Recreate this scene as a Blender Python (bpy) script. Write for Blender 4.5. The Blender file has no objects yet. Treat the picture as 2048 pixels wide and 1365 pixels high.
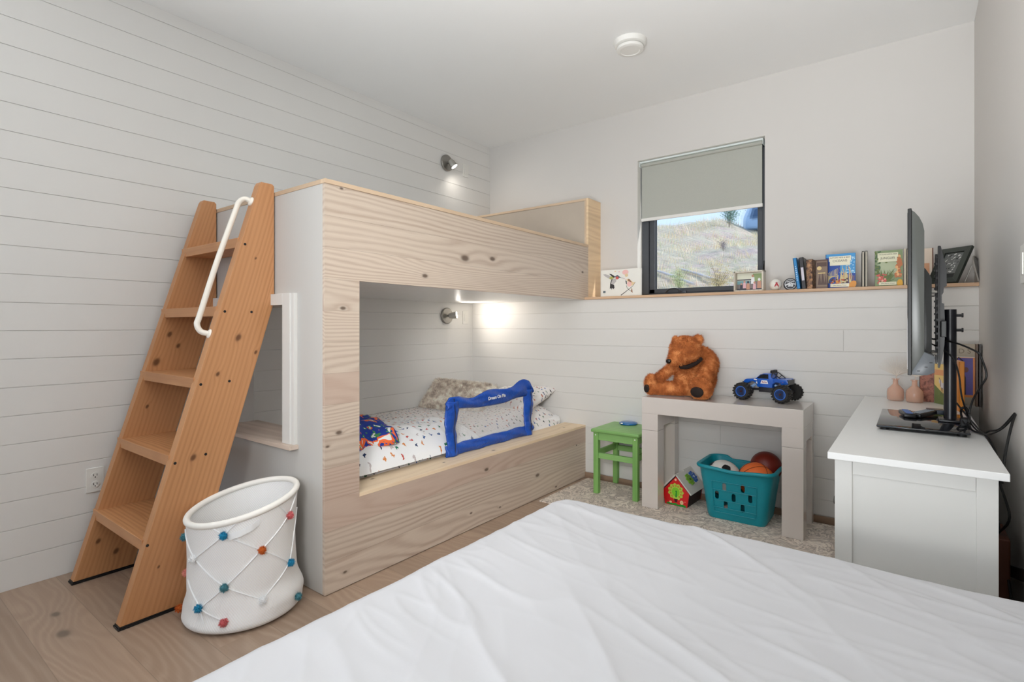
import bpy, bmesh, math, random
from mathutils import Vector, Matrix, noise, Euler
PI = math.pi
random.seed(7)
SC = bpy.context.scene
COL = SC.collection

# ------------------------------------------------------------------ camera
TH = math.atan(799/1058)
cam_d = bpy.data.cameras.new('camera'); cam = bpy.data.objects.new('camera', cam_d); COL.objects.link(cam)
cam.location = (3.219, -3.913, 1.18)
cam.rotation_euler = (PI/2, 0, TH)
cam_d.sensor_width = 36; cam_d.lens = 36*1058/2048
cam_d.shift_y = -(682.5-653.7)/2048
cam_d.clip_start = 0.03; cam_d.clip_end = 200
SC.camera = cam
# ------------------------------------------------------------------ light and exposure
SC.view_settings.view_transform = 'Standard'; SC.view_settings.look = 'None'
SC.view_settings.gamma = 1; SC.view_settings.use_curve_mapping = False
SC.view_settings.exposure = 0.09
w = bpy.data.worlds.new('daylight'); SC.world = w; w.use_nodes = True
_bg = w.node_tree.nodes['Background']; _bg.inputs[0].default_value = (0.60, 0.78, .98, 1); _bg.inputs[1].default_value = 1.15
def lamp(name, kind, loc, energy, color=(1,1,1), rot=(0,0,0), size=None, size_y=None, **k):
    d = bpy.data.lights.new(name, kind); d.energy = energy; d.color = color
    if kind == 'AREA':
        d.shape = 'RECTANGLE'; d.size = size; d.size_y = size_y or size
    for a, v in k.items(): setattr(d, a, v)
    o = bpy.data.objects.new(name, d); COL.objects.link(o); o.location = loc; o.rotation_euler = rot
    return o
lamp('sun', 'SUN', (6, 4, 9), 3.2, (1, .97, .93), Vector((-.75, -.22, -.62)).to_track_quat('-Z', 'Y').to_euler(), angle=.02)
# daylight coming in through the wide window in the wall behind the camera
lamp('window_daylight', 'AREA', (1.35, -5.96, 1.75), 7, (.90, .95, 1.0), (PI/2, 0, 0), 2.2, 1.7)
# added overhead fill above the double bed, out of view past the top edge
lamp('overhead_fill', 'AREA', (2.05, -2.75, 2.845), 3, (1, .99, .97), (0, 0, 0), .6, .6)
# added fill lights, unseen behind the camera, bounced off the ceiling
def aimed(name, loc, to, energy, size, spread, col=(.965, .985, 1.0)):
    d = Vector(to)-Vector(loc)
    return lamp(name, 'AREA', loc, energy, col, d.to_track_quat('-Z', 'Y').to_euler(), size, size, spread=math.radians(spread))
aimed('bounce_fill', (2.95, -4.4, .9), (2.9, -2.0, 2.887), 31, .9, 100)
aimed('bounce_fill', (1.7, -4.4, .8), (1.8, -4.0, 2.887), 20, .9, 95)
aimed('bunk_fill', (3.40, -4.7, 1.7), (.9, -.8, .6), 10, .8, 50)  # added unseen fill aimed into the lower bunk
CEIL = 2.887

# ------------------------------------------------------------------ helpers
def lin(c):
    c = c/255
    return c/12.92 if c <= .04045 else ((c+.055)/1.055)**2.4
def rgb(r, g, b, k=1.0):
    return (min(.92, lin(r)*k), min(.92, lin(g)*k), min(.92, lin(b)*k), 1)
class N:
    """tiny node builder"""
    def __init__(s, name):
        s.m = bpy.data.materials.new(name); s.m.use_nodes = True
        s.t = s.m.node_tree; s.b = s.t.nodes['Principled BSDF']
    def n(s, typ, **k):
        x = s.t.nodes.new(typ)
        for a, v in k.items(): setattr(x, a, v)
        return x
    def put(s, inp, v):
        if isinstance(v, bpy.types.NodeSocket): s.t.links.new(v, inp)
        elif v is not None: inp.default_value = v
    def M(s, op, a, b=None, c=None, clamp=False):
        x = s.n('ShaderNodeMath', operation=op); x.use_clamp = clamp
        for i, v in enumerate((a, b, c)):
            if v is not None: s.put(x.inputs[i], v)
        return x.outputs[0]
    def pos(s, world=False):
        if world: return s.n('ShaderNodeNewGeometry').outputs['Position']
        return s.n('ShaderNodeTexCoord').outputs['Object']
    def xyz(s, v):
        x = s.n('ShaderNodeSeparateXYZ'); s.put(x.inputs[0], v); return x.outputs
    def vec(s, a, b, c):
        x = s.n('ShaderNodeCombineXYZ')
        for i, v in enumerate((a, b, c)): s.put(x.inputs[i], v)
        return x.outputs[0]
    def noise(s, v, scale=5, detail=3, rough=.5, dist=0.0):
        x = s.n('ShaderNodeTexNoise'); s.put(x.inputs['Vector'], v)
        x.inputs['Scale'].default_value = scale; x.inputs['Detail'].default_value = detail
        x.inputs['Roughness'].default_value = rough; x.inputs['Distortion'].default_value = dist
        return x.outputs['Fac']
    def mix(s, f, a, b, mode='MIX'):
        x = s.n('ShaderNodeMix', data_type='RGBA', blend_type=mode)
        s.put(x.inputs[0], f); s.put(x.inputs[6], a); s.put(x.inputs[7], b); return x.outputs[2]
    def ramp(s, f, stops):
        x = s.n('ShaderNodeValToRGB'); s.put(x.inputs[0], f)
        e = x.color_ramp.elements
        while len(e) > 1: e.remove(e[-1])
        e[0].position = stops[0][0]; e[0].color = stops[0][1]
        for p, c in stops[1:]:
            q = e.new(p); q.color = c
        return x.outputs[0]
    def bump(s, h, strength=.2, dist=.002):
        x = s.n('ShaderNodeBump'); x.inputs['Strength'].default_value = strength
        x.inputs['Distance'].default_value = dist; s.put(x.inputs['Height'], h)
        s.put(s.b.inputs['Normal'], x.outputs[0])
    def out(s, color=None, rough=.5, metal=0, spec=.5, **k):
        if color is not None: s.put(s.b.inputs['Base Color'], color)
        s.put(s.b.inputs['Roughness'], rough); s.put(s.b.inputs['Metallic'], metal)
        s.put(s.b.inputs['Specular IOR Level'], spec)
        for a, v in k.items(): s.put(s.b.inputs[a], v)
        return s.m
_mc = {}
def paint(r, g, b, rough=.5, metal=0, k=1.25, spec=.5, var=.04, coat=0, scale=14):
    """procedural paint / plastic / cloth in one colour with faint mottling"""
    key = (r, g, b, rough, metal, k, spec, var, coat)
    if key in _mc: return _mc[key]
    n = N('paint_%d_%d_%d' % (r, g, b))
    base = rgb(r, g, b, k)
    f = n.noise(n.pos(), scale, 2)
    c = n.mix(f, tuple(x*(1-var) for x in base[:3])+(1,), tuple(min(.95, x*(1+var)) for x in base[:3])+(1,))
    m = n.out(c, rough, metal, spec)
    if coat: n.b.inputs['Coat Weight'].default_value = coat; n.b.inputs['Coat Roughness'].default_value = .08
    _mc[key] = m
    return m
def wood(name, light, dark, grain='y', up='z', freq=7, amp=2.2, plank=.14, knots=(), world=False,
         tone=.12, fibre=.25, rough=.55, contrast=.55, seam=.0, vs=4.5, stretch=.7, reddish=None, off=0.0, end=None, klen=1.9, shear=0.0):
    """procedural boards: grain runs along `grain`, boards are counted along `up`"""
    n = N(name); P = n.xyz(n.pos(world)); ix = {'x': 0, 'y': 1, 'z': 2}
    u = P[ix[grain]]; v = P[ix[up]]; wv = P[3-ix[grain]-ix[up]]
    if shear: v = n.M('SUBTRACT', v, n.M('MULTIPLY', u, shear)); knots = [(a, b-shear*a, c) for a, b, c in knots]
    idx = n.M('FLOOR', n.M('DIVIDE', n.M('ADD', v, off), plank))
    rnd = n.n('ShaderNodeTexWhiteNoise', noise_dimensions='1D'); n.put(rnd.inputs['W'], idx); rv = rnd.outputs['Value']
    if end:
        sft = n.M('MULTIPLY', rv, end); j = n.M('FLOOR', n.M('DIVIDE', n.M('ADD', u, sft), end))
        rnd2 = n.n('ShaderNodeTexWhiteNoise', noise_dimensions='2D')
        n.put(rnd2.inputs['Vector'], n.vec(idx, j, 0.0)); rv = rnd2.outputs['Value']
    q = n.vec(n.M('MULTIPLY', u, stretch), n.M('MULTIPLY', v, vs), n.M('ADD', n.M('MULTIPLY', wv, 3.0), n.M('MULTIPLY', rv, 37.0)))
    big = n.noise(q, 1.0, 2, .45)
    ph = n.M('ADD', n.M('MULTIPLY', v, freq), n.M('MULTIPLY', n.M('MULTIPLY', big, amp*2), n.M('MULTIPLY_ADD', rv, 1.5, .35)))
    ph = n.M('ADD', ph, n.M('MULTIPLY', n.noise(n.vec(n.M('MULTIPLY', u, 3.0), n.M('MULTIPLY', v, 22.0), wv), 1.0, 3, .6), .9))
    kd = None
    for (ku, kv, s) in knots:
        du = n.M('MULTIPLY', n.M('SUBTRACT', u, ku), 1/(s*klen)); dv = n.M('MULTIPLY', n.M('SUBTRACT', v, kv), 1/s)
        d2 = n.M('ADD', n.M('MULTIPLY', du, du), n.M('MULTIPLY', dv, dv))
        e = n.M('DIVIDE', 1.0, n.M('ADD', 1.0, n.M('MULTIPLY', d2, .35)))
        ph = n.M('ADD', ph, n.M('MULTIPLY', e, 1.1))
        core = n.M('DIVIDE', 1.0, n.M('ADD', 1.0, n.M('POWER', d2, 3.0)))
        kd = core if kd is None else n.M('MAXIMUM', kd, core)
    ring = n.M('ADD', n.M('MULTIPLY', n.M('SINE', n.M('MULTIPLY', ph, 2*PI)), .5), .5)
    ring = n.M('MULTIPLY', n.M('POWER', ring, 1.6), n.M('MULTIPLY_ADD', n.noise(n.vec(n.M('MULTIPLY', u, 1.3), n.M('MULTIPLY', v, 9.0), rv), 1.0, 2), 1.6, -.15, clamp=True))
    fi = n.noise(n.vec(n.M('MULTIPLY', u, 2.5), n.M('MULTIPLY', v, 140.0), n.M('MULTIPLY', wv, 140.0)), 1.0, 2)
    f = n.M('ADD', n.M('MULTIPLY', ring, contrast), n.M('MULTIPLY', fi, fibre), clamp=True)
    c = n.mix(f, light, dark)
    t = n.M('ADD', 1-tone, n.M('MULTIPLY', rv, tone*2))
    c = n.mix(1.0, c, n.vec(t, t, t), 'MULTIPLY')
    if reddish: c = n.mix(n.M('MULTIPLY', n.M('GREATER_THAN', rv, .72), .45), c, reddish)
    if kd is not None: c = n.mix(n.M('MULTIPLY', kd, .9), c, tuple(x*.32 for x in dark[:3])+(1,))
    if seam:
        fr = n.M('FRACT', n.M('DIVIDE', n.M('ADD', v, off), plank))
        g = n.M('LESS_THAN', fr, seam/plank)
        c = n.mix(n.M('MULTIPLY', g, .55), c, tuple(x*.35 for x in dark[:3])+(1,))
    n.bump(f, .08, .001)
    return n.out(c, rough)

def new_obj(name, bm, mats, smooth=False, parent=None):
    me = bpy.data.meshes.new(name); bm.normal_update(); bm.to_mesh(me); bm.free()
    for m in (mats if isinstance(mats, (list, tuple)) else [mats]): me.materials.append(m)
    if smooth:
        me.polygons.foreach_set('use_smooth', [True]*len(me.polygons))
        try: me.set_sharp_from_angle(angle=math.radians(40 if smooth is True else smooth))
        except Exception: pass
    o = bpy.data.objects.new(name, me); COL.objects.link(o)
    if parent: o.parent = parent
    return o
def thing(name, label, cat, loc=(0, 0, 0), rz=0, group=None, rot=None):
    o = bpy.data.objects.new(name, None); COL.objects.link(o); o.empty_display_size = .05
    o.location = loc; o.rotation_euler = rot or (0, 0, rz)
    o['label'] = label; o['category'] = cat
    if group: o['group'] = group
    return o
def mat_of(o):
    return Matrix.Translation(o.location) @ o.rotation_euler.to_matrix().to_4x4()
def part(name, bm, mats, parent, smooth=False, label=None, world=False, kind=None):
    """world=True: the mesh was built in room coordinates"""
    if world:
        r = parent; inv = Matrix.Identity(4)
        ch = []
        while r: ch.append(r); r = r.parent
        for q in reversed(ch): inv = inv @ mat_of(q)
        bm.transform(inv.inverted())
    o = new_obj(name, bm, mats, smooth, parent)
    if label: o['label'] = label
    if kind: o['kind'] = kind
    return o
def solo(name, bm, mats, label, cat, loc=(0, 0, 0), smooth=False, group=None, world=False, kind=None, rz=0, rot=None):
    if world: bm.transform(Matrix.Translation(loc).inverted())
    o = new_obj(name, bm, mats, smooth); o.location = loc; o.rotation_euler = rot or (0, 0, rz)
    o['label'] = label; o['category'] = cat
    if group: o['group'] = group
    if kind: o['kind'] = kind
    return o
def struct(name, bm, mats, smooth=False, parent=None):
    o = new_obj(name, bm, mats, smooth, parent)
    if not parent: o['kind'] = 'structure'
    return o
def copy_tree(o, parent=None):
    c = o.copy(); COL.objects.link(c)
    if parent: c.parent = parent
    for ch in [x for x in bpy.data.objects if x.parent == o]: copy_tree(ch, c)
    return c
def B(): return bmesh.new()
def box(bm, x0, x1, y0, y1, z0, z1, bev=0, mi=0, seg=2, M=None):
    x0, x1 = min(x0, x1), max(x0, x1); y0, y1 = min(y0, y1), max(y0, y1); z0, z1 = min(z0, z1), max(z0, z1)
    t = bmesh.new(); vs = [t.verts.new(p) for p in ((x0,y0,z0),(x1,y0,z0),(x1,y1,z0),(x0,y1,z0),(x0,y0,z1),(x1,y0,z1),(x1,y1,z1),(x0,y1,z1))]
    for f in ((3,2,1,0),(4,5,6,7),(0,1,5,4),(1,2,6,5),(2,3,7,6),(3,0,4,7)): t.faces.new([vs[i] for i in f])
    if bev: bmesh.ops.bevel(t, geom=t.edges[:], offset=bev, segments=seg, affect='EDGES', profile=.5)
    join(bm, t, mi, M)
    return bm
def join(bm, t, mi=None, M=None):
    if M is not None: t.transform(M)
    if mi is not None:
        for f in t.faces: f.material_index = mi
    me = bpy.data.meshes.new('tmp'); t.to_mesh(me); t.free(); bm.from_mesh(me); bpy.data.meshes.remove(me)
    return bm
def prism(bm, pts, axis, a0, a1, bev=0, mi=0, M=None, seg=2):
    """pts in the two remaining axes (in x,y,z order), extruded along axis"""
    t = bmesh.new()
    def mk(p, a): return {'x': (a, p[0], p[1]), 'y': (p[0], a, p[1]), 'z': (p[0], p[1], a)}[axis]
    A = [t.verts.new(mk(p, a0)) for p in pts]; Bv = [t.verts.new(mk(p, a1)) for p in pts]
    t.faces.new(A); t.faces.new(Bv[::-1])
    for i in range(len(pts)): j = (i+1) % len(pts); t.faces.new((A[i], Bv[i], Bv[j], A[j]))
    bmesh.ops.recalc_face_normals(t, faces=t.faces[:])
    if bev: bmesh.ops.bevel(t, geom=t.edges[:], offset=bev, segments=seg, affect='EDGES', profile=.5)
    return join(bm, t, mi, M)
def tube(bm, pts, r, seg=10, mi=0, closed=False, cap=True, M=None):
    pts = [Vector(p) for p in pts]; n = len(pts); t = bmesh.new(); rings = []
    rr = r if isinstance(r, (list, tuple)) else [r]*n
    prev = None
    for i, p in enumerate(pts):
        if closed: d = pts[(i+1) % n]-pts[i-1]
        else: d = pts[min(i+1, n-1)]-pts[max(i-1, 0)]
        d.normalize()
        if prev is None:
            a = Vector((0, 0, 1)) if abs(d.z) < .9 else Vector((1, 0, 0)); u = d.cross(a).normalized()
        else:
            u = prev - d*prev.dot(d)
            u = u.normalized() if u.length > 1e-6 else d.orthogonal().normalized()
        prev = u; v = d.cross(u)
        rings.append([t.verts.new(p+(u*math.cos(2*PI*k/seg)+v*math.sin(2*PI*k/seg))*rr[i]) for k in range(seg)])
    m = n if closed else n-1
    for i in range(m):
        a, b = rings[i], rings[(i+1) % n]
        for k in range(seg): t.faces.new((a[k], a[(k+1) % seg], b[(k+1) % seg], b[k]))
    if cap and not closed: t.faces.new(rings[0][::-1]); t.faces.new(rings[-1])
    bmesh.ops.recalc_face_normals(t, faces=t.faces[:])
    return join(bm, t, mi, M)
def smooth_path(pts, n=8, closed=False):
    P = [Vector(p) for p in pts]; out = []; L = len(P)
    rng = range(L) if closed else range(L-1)
    for i in rng:
        if closed: a, b, c, d = P[i-1], P[i], P[(i+1) % L], P[(i+2) % L]
        else: a, b, c, d = P[max(i-1, 0)], P[i], P[i+1], P[min(i+2, L-1)]
        for k in range(n):
            t = k/n
            out.append(.5*((2*b)+(-a+c)*t+(2*a-5*b+4*c-d)*t*t+(-a+3*b-3*c+d)*t**3))
    if not closed: out.append(P[-1])
    return out
def lathe(bm, prof, c=(0, 0, 0), seg=24, mi=0, axis='z', M=None):
    """prof = [(r, h)...]"""
    t = bmesh.new(); rings = []
    for r, h in prof:
        ring = []
        for k in range(seg):
            a = 2*PI*k/seg; x, y = r*math.cos(a), r*math.sin(a)
            ring.append(t.verts.new({'z': (x, y, h), 'x': (h, x, y), 'y': (x, h, y)}[axis]))
        rings.append(ring)
    for a, b in zip(rings, rings[1:]):
        for k in range(seg): t.faces.new((a[k], a[(k+1) % seg], b[(k+1) % seg], b[k]))
    if prof[0][0] > 1e-5: t.faces.new(rings[0][::-1])
    if prof[-1][0] > 1e-5: t.faces.new(rings[-1])
    bmesh.ops.remove_doubles(t, verts=t.verts[:], dist=1e-6)
    bmesh.ops.recalc_face_normals(t, faces=t.faces[:])
    t.transform(Matrix.Translation(c))
    return join(bm, t, mi, M)
def ball(bm, c, r, rot=None, mi=0, u=20, v=12, M=None):
    t = bmesh.new(); bmesh.ops.create_uvsphere(t, u_segments=u, v_segments=v, radius=1)
    r = r if isinstance(r, (tuple, list)) else (r, r, r)
    m = Matrix.Translation(c) @ (Euler(rot).to_matrix().to_4x4() if rot else Matrix.Identity(4)) @ Matrix.Diagonal((*r, 1))
    t.transform(m); return join(bm, t, mi, M)
def grid(bm, fn, nu, nv, mi=0, wrap=False):
    t = bmesh.new(); V = [[t.verts.new(fn(i/(nu-1) if not wrap else i/nu, j/(nv-1))) for j in range(nv)] for i in range(nu)]
    for i in range(nu if wrap else nu-1):
        for j in range(nv-1):
            a = V[i]; b = V[(i+1) % nu]
            t.faces.new((a[j], b[j], b[j+1], a[j+1]))
    return join(bm, t, mi)
def evaluated(bm, mods):
    """apply modifiers without operators: mods = [(type, {settings})]"""
    me = bpy.data.meshes.new('t'); bm.to_mesh(me); bm.free()
    o = bpy.data.objects.new('t', me); COL.objects.link(o)
    for ty, st in mods:
        m = o.modifiers.new('m', ty)
        for a, v in st.items(): setattr(m, a, v)
    dg = bpy.context.evaluated_depsgraph_get(); dg.update()
    me2 = bpy.data.meshes.new_from_object(o.evaluated_get(dg))
    out = bmesh.new(); out.from_mesh(me2)
    bpy.data.objects.remove(o); bpy.data.meshes.remove(me); bpy.data.meshes.remove(me2)
    return out
def fur(bm, n, L, wdt=.0012, mi=0, droop=.5, seed=1, zmin=None):
    """short hairs grown out of the surface as thin blades"""
    rnd = random.Random(seed); bm.normal_update(); bm.faces.ensure_lookup_table()
    fs = [f for f in bm.faces]; ar = []; s = 0
    for f in fs: s += f.calc_area(); ar.append(s)
    import bisect
    base = []
    for _ in range(n):
        f = fs[bisect.bisect_left(ar, rnd.random()*s) if s else 0]
        vs = [v.co for v in f.verts]; k = rnd.randrange(1, len(vs)-1) if len(vs) > 3 else 1
        a, b = rnd.random(), rnd.random()
        if a+b > 1: a, b = 1-a, 1-b
        p = vs[0]+(vs[k]-vs[0])*a+(vs[k+1]-vs[0])*b
        base.append((p.copy(), f.normal.copy()))
    for p, nn in base:
        l = L*(.6+.8*rnd.random())
        d = (nn+Vector((rnd.uniform(-.5, .5), rnd.uniform(-.5, .5), rnd.uniform(-.5, .5)-droop))).normalized()
        if d.dot(nn) < .15: d = (d+nn*.6).normalized()
        q = p+d*l
        if zmin is not None and q.z < zmin: q.z = zmin+.001
        sd = d.cross(nn+Vector((.01, .02, .03))).normalized()*wdt
        mid = p+(q-p)*.55+nn*l*.12
        a, b, c2, d2, e = [bm.verts.new(x) for x in (p-sd, p+sd, mid-sd*.7, mid+sd*.7, q)]
        for f in (bm.faces.new((a, b, d2, c2)), bm.faces.new((c2, d2, e))): f.material_index = mi
    return bm
def text_bm(s, size, M, mi=0, extr=.0004, align='CENTER', bold=0.0):
    cu = bpy.data.curves.new('t', 'FONT'); cu.body = s; cu.size = size; cu.align_x = align; cu.align_y = 'CENTER'
    cu.extrude = extr; cu.offset = bold
    o = bpy.data.objects.new('t', cu); COL.objects.link(o)
    dg = bpy.context.evaluated_depsgraph_get(); dg.update()
    me = bpy.data.meshes.new_from_object(o.evaluated_get(dg)); t = bmesh.new(); t.from_mesh(me)
    bpy.data.objects.remove(o); bpy.data.curves.remove(cu); bpy.data.meshes.remove(me)
    for f in t.faces: f.material_index = mi
    t.transform(M); return t
def face_mx(o, ux, uy):
    """matrix whose x,y axes are ux,uy and whose z is their cross product, origin o"""
    ux = Vector(ux).normalized(); uy = Vector(uy).normalized(); uz = ux.cross(uy)
    m = Matrix.Identity(4)
    for i, a in enumerate((ux, uy, uz)):
        for k in range(3): m[k][i] = a[k]
    for k in range(3): m[k][3] = o[k]
    return m
def decal(M, shapes):
    """flat printed shapes: each (material index, [(u,v)...]), stacked in thin layers on plane M"""
    bm = B()
    for i, (mi, pts) in enumerate(shapes):
        vs = [bm.verts.new(M @ Vector((u, v, .0003+i*.00002))) for u, v in pts]
        try: f = bm.faces.new(vs); f.material_index = mi
        except Exception: pass
    return bm
def circ(cx, cy, rx, ry=None, n=16, a0=0.0, rot=0.0):
    ry = ry or rx; o = []
    for k in range(n):
        a = a0+2*PI*k/n; x, y = rx*math.cos(a), ry*math.sin(a)
        o.append((cx+x*math.cos(rot)-y*math.sin(rot), cy+x*math.sin(rot)+y*math.cos(rot)))
    return o
def rect(a, b, c, d): return [(a, b), (c, b), (c, d), (a, d)]
def stroke(pts, w0, w1=None):
    w1 = w0 if w1 is None else w1; L = []; R = []; n = len(pts)
    for i, p in enumerate(pts):
        a = pts[max(i-1, 0)]; b = pts[min(i+1, n-1)]; dx, dy = b[0]-a[0], b[1]-a[1]; l = math.hypot(dx, dy) or 1
        ww = (w0+(w1-w0)*i/(n-1))/2
        L.append((p[0]-dy/l*ww, p[1]+dx/l*ww)); R.append((p[0]+dy/l*ww, p[1]-dx/l*ww))
    return L+R[::-1]

# ------------------------------------------------------------------ shared materials
WHITE = paint(236, 234, 230, .5, k=.98, var=.012, scale=3)
WALLP = paint(220, 216, 211, .6, k=.98, var=.012, scale=3)
TRIMW = paint(238, 236, 230, .4, k=1.0, var=.01, scale=3)
CEILM = paint(249, 247, 244, .7, k=1.0, var=.01, scale=3)
BLACKP = paint(28, 28, 30, .35, k=1, var=.05)
BLACKM = paint(16, 16, 17, .5, k=1, var=.05)
STEEL = paint(150, 147, 142, .35, metal=.9, k=1.1)
PINE_L = rgb(208, 193, 176, 1.1); PINE_D = rgb(164, 135, 115, 1.0)
def m_glass():
    n = N('window_glass'); return n.out((.93, .97, 1, 1), .0, 0, .5, **{'Transmission Weight': 1.0, 'IOR': 1.02, 'Alpha': .25})

# ------------------------------------------------------------------ room shell
RX = 3.499; YB = -6.0; YL = -.253
GR = .1277; G0 = 1.161-9*GR
def shiplap(bm, axis, a0, a1, face, sgn, z0, z1, joints=(), th=.0035, gap=.0028):
    """planks on a wall face; sgn points into the room"""
    gs = [G0+k*GR for k in range(0, 40)]
    zs = [z0]+[g for g in gs if z0+.012 < g < z1-.01]+[z1]
    for i, (a, b) in enumerate(zip(zs, zs[1:])):
        cuts = [a0]+sorted(j for (jr, j) in joints if jr == i)+[a1]
        for c, d in zip(cuts, cuts[1:]):
            lo = a+(gap/2 if i else 0); hi = b-(gap/2 if b < z1 else 0)
            cc = c+(.0012 if c > a0 else 0); dd = d-(.0012 if d < a1 else 0)
            if axis == 'y': box(bm, face-sgn*th, face, cc, dd, lo, hi, .0008, seg=1)
            else: box(bm, cc, dd, face-sgn*th, face, lo, hi, .0008, seg=1)
# left wall: backing + planks
bm = B(); box(bm, -.15, -.0035, YB, .15, -.1, CEIL+.1); shiplap(bm, 'y', YB, 0, 0, 1, 0, CEIL, joints=((3, -1.9), (7, -4.4), (12, -.9)))
struct('wall_left', bm, WHITE)
# back wall, upper part with the window opening, and the furred-out lower part with its planks
WX0, WX1, WZ1 = 1.5, 2.423, 2.484
bm = B()
box(bm, -.15, WX0, 0, .16, 1.3, CEIL+.1); box(bm, WX1, RX+.15, 0, .16, 1.3, CEIL+.1)
box(bm, WX0, WX1, 0, .16, WZ1, CEIL+.1); box(bm, WX0, WX1, 0, .16, 1.3, 1.391)
struct('wall_back_upper', bm, WALLP)
bm = B(); box(bm, -.15, RX+.15, YL+.0035, .16, -.1, 1.390)
shiplap(bm, 'x', 0, RX, YL, -1, .045, 1.391, joints=((5, 1.93), (8, 2.9), (2, .7), (3, 2.2)))
struct('wall_back_lower', bm, paint(226, 223, 218, .5, k=.98, var=.012, scale=3))
bm = B(); box(bm, 0, RX, YL-.012, YL, 0.0, .042, .002)
struct('baseboard_back', bm, wood('baseboard_wood', rgb(150, 124, 102, 1.1), rgb(112, 88, 70, 1.0), 'x', 'z', 14, 1.5, 5))
bm = B(); box(bm, RX, RX+.15, YB, .15, -.1, CEIL+.1); struct('wall_right', bm, WALLP)
# wall behind the camera with its own wide window opening
bm = B(); box(bm, -.15, .2, YB-.15, YB, -.1, CEIL+.1); box(bm, 2.5, RX+.15, YB-.15, YB, -.1, CEIL+.1)
box(bm, .2, 2.5, YB-.15, YB, -.1, .85); box(bm, .2, 2.5, YB-.15, YB, 2.65, CEIL+.1)
struct('wall_front', bm, WALLP)
bm = B(); box(bm, -.15, RX+.15, YB-.15, .15, CEIL, CEIL+.12); struct('ceiling', bm, CEILM)
bm = B(); box(bm, -.15, RX+.15, YB-.15, .15, -.1, 0)
FLOORM = wood('floor_vinyl_oak', rgb(150, 126, 107, 1.12), rgb(180, 158, 138, 1.1), 'x', 'y', 26, 5.5, .2, world=True, tone=.10, fibre=.35, vs=3.2,
              rough=.42, contrast=.42, seam=.002, stretch=1.1, off=.02+.2*.0, end=1.25, knots=((.62, -3.33, .02), (.42, -3.31, .014)), klen=1.6)
struct('floor', bm, FLOORM)
# window seat ledge / shelf along the back wall
LEDGE = wood('ledge_wood', rgb(205, 172, 140, 1.12), rgb(172, 132, 100, 1.05), 'x', 'z', 20, 2, 3, contrast=.4)
bm = B(); box(bm, 1.179, RX, YL-.02, .1, 1.3915, 1.4095, .0015)
solo('ledge_shelf', bm, [LEDGE], 'long light wooden ledge board running under the window to the right wall', 'shelf', (2.3, -.1, 1.3915), world=True)
LT = 1.4096  # ledge top

# window
win = bpy.data.objects.new('window_1', None); COL.objects.link(win); win.location = (1.96, .1, LT); win['kind'] = 'structure'
FR = paint(70, 73, 78, .45, k=1.0)
bm = B()
X0, X1, Z0, Z1 = WX0+.002, WX1-.002, LT+.0, WZ1-.002
for a in (box(bm, X0, X0+.055, .085, .155, Z0, Z1, .002), box(bm, X1-.03, X1, .085, .155, Z0, Z1, .002),
          box(bm, X0, X1, .085, .155, Z0, Z0+.03, .002), box(bm, X0, X1, .085, .155, Z1-.05, Z1, .002)): pass
part('window_frame', bm, FR, win, world=True)
bm = B()
sx0, sx1, sz0, sz1 = X0+.057, X1-.03, Z0+.031, Z1-.05
box(bm, sx0, sx0+.045, .095, .14, sz0, sz1, .004); box(bm, sx1-.036, sx1, .095, .14, sz0, sz1, .004)
box(bm, sx0, sx1, .095, .14, sz0, sz0+.036, .004); box(bm, sx0, sx1, .095, .14, sz1-.045, sz1, .004)
for q in (.012, .026): box(bm, sx0+.045, sx0+.049, .1+q, .106+q, sz0+.03, sz1-.04)
part('window_sash', bm, FR, win, world=True)
bm = B(); box(bm, sx0+.045, sx1-.036, .116, .120, sz0+.036, sz1-.045); part('window_glass', bm, m_glass(), win, world=True)
bm = B(); tube(bm, smooth_path([(1.70, .07, LT+.032), (1.735, .060, LT+.058), (1.79, .058, LT+.060), (1.83, .062, LT+.040)]), .0055)
box(bm, 1.80, 1.86, .06, .085, LT+.018, LT+.044, .005); part('crank_handle', bm, paint(60, 62, 66, .3, metal=.6), win, True, world=True)
bm = B(); box(bm, X1-.024, X1-.010, .074, .086, 1.52, 1.64, .003); tube(bm, smooth_path([(X1-.017, .07, 1.54), (X1-.022, .055, 1.58), (X1-.017, .07, 1.63)]), .004)
part('window_latch', bm, BLACKP, win, True, world=True)
# reveals
bm = B(); box(bm, WX0-.0, WX0+.001, .0, .16, LT, WZ1); box(bm, WX1-.001, WX1, 0, .16, LT, WZ1); box(bm, WX0, WX1, 0, .16, WZ1-.001, WZ1)
struct('trim_1', bm, TRIMW)
# roller shade
sh = thing('roller_shade', 'grey-green fabric roller shade pulled halfway down the window', 'window shade', (1.955, .06, 2.03))
n_ = N('shade_fabric'); cc = n_.mix(n_.noise(n_.pos(), 300, 2), rgb(186, 187, 178, 1.02), rgb(176, 177, 168, 1.02)); SHM = n_.out(cc, .8)
bm = B(); box(bm, 1.512, 2.393, .058, .0595, 2.035, 2.455); part('fabric', bm, SHM, sh, world=True)
bm = B(); box(bm, 1.508, 2.397, .05, .067, 2.012, 2.036, .003); box(bm, 1.90, 2.0, .046, .05, 2.008, 2.016, .001); part('hem_bar', bm, TRIMW, sh, world=True)
bm = B(); tube(bm, [(1.51, .055, 2.456), (2.395, .055, 2.456)], .014, 14); part('roller', bm, SHM, sh, True, world=True)
bm = B(); box(bm, 1.503, 2.405, .028, .08, 2.468, 2.480, .002); box(bm, 1.503, 1.508, .03, .08, 2.44, 2.47, .001); box(bm, 2.4, 2.405, .03, .08, 2.44, 2.47, .001)
part('bracket_rail', bm, paint(214, 222, 220, .4), sh, world=True)

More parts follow.
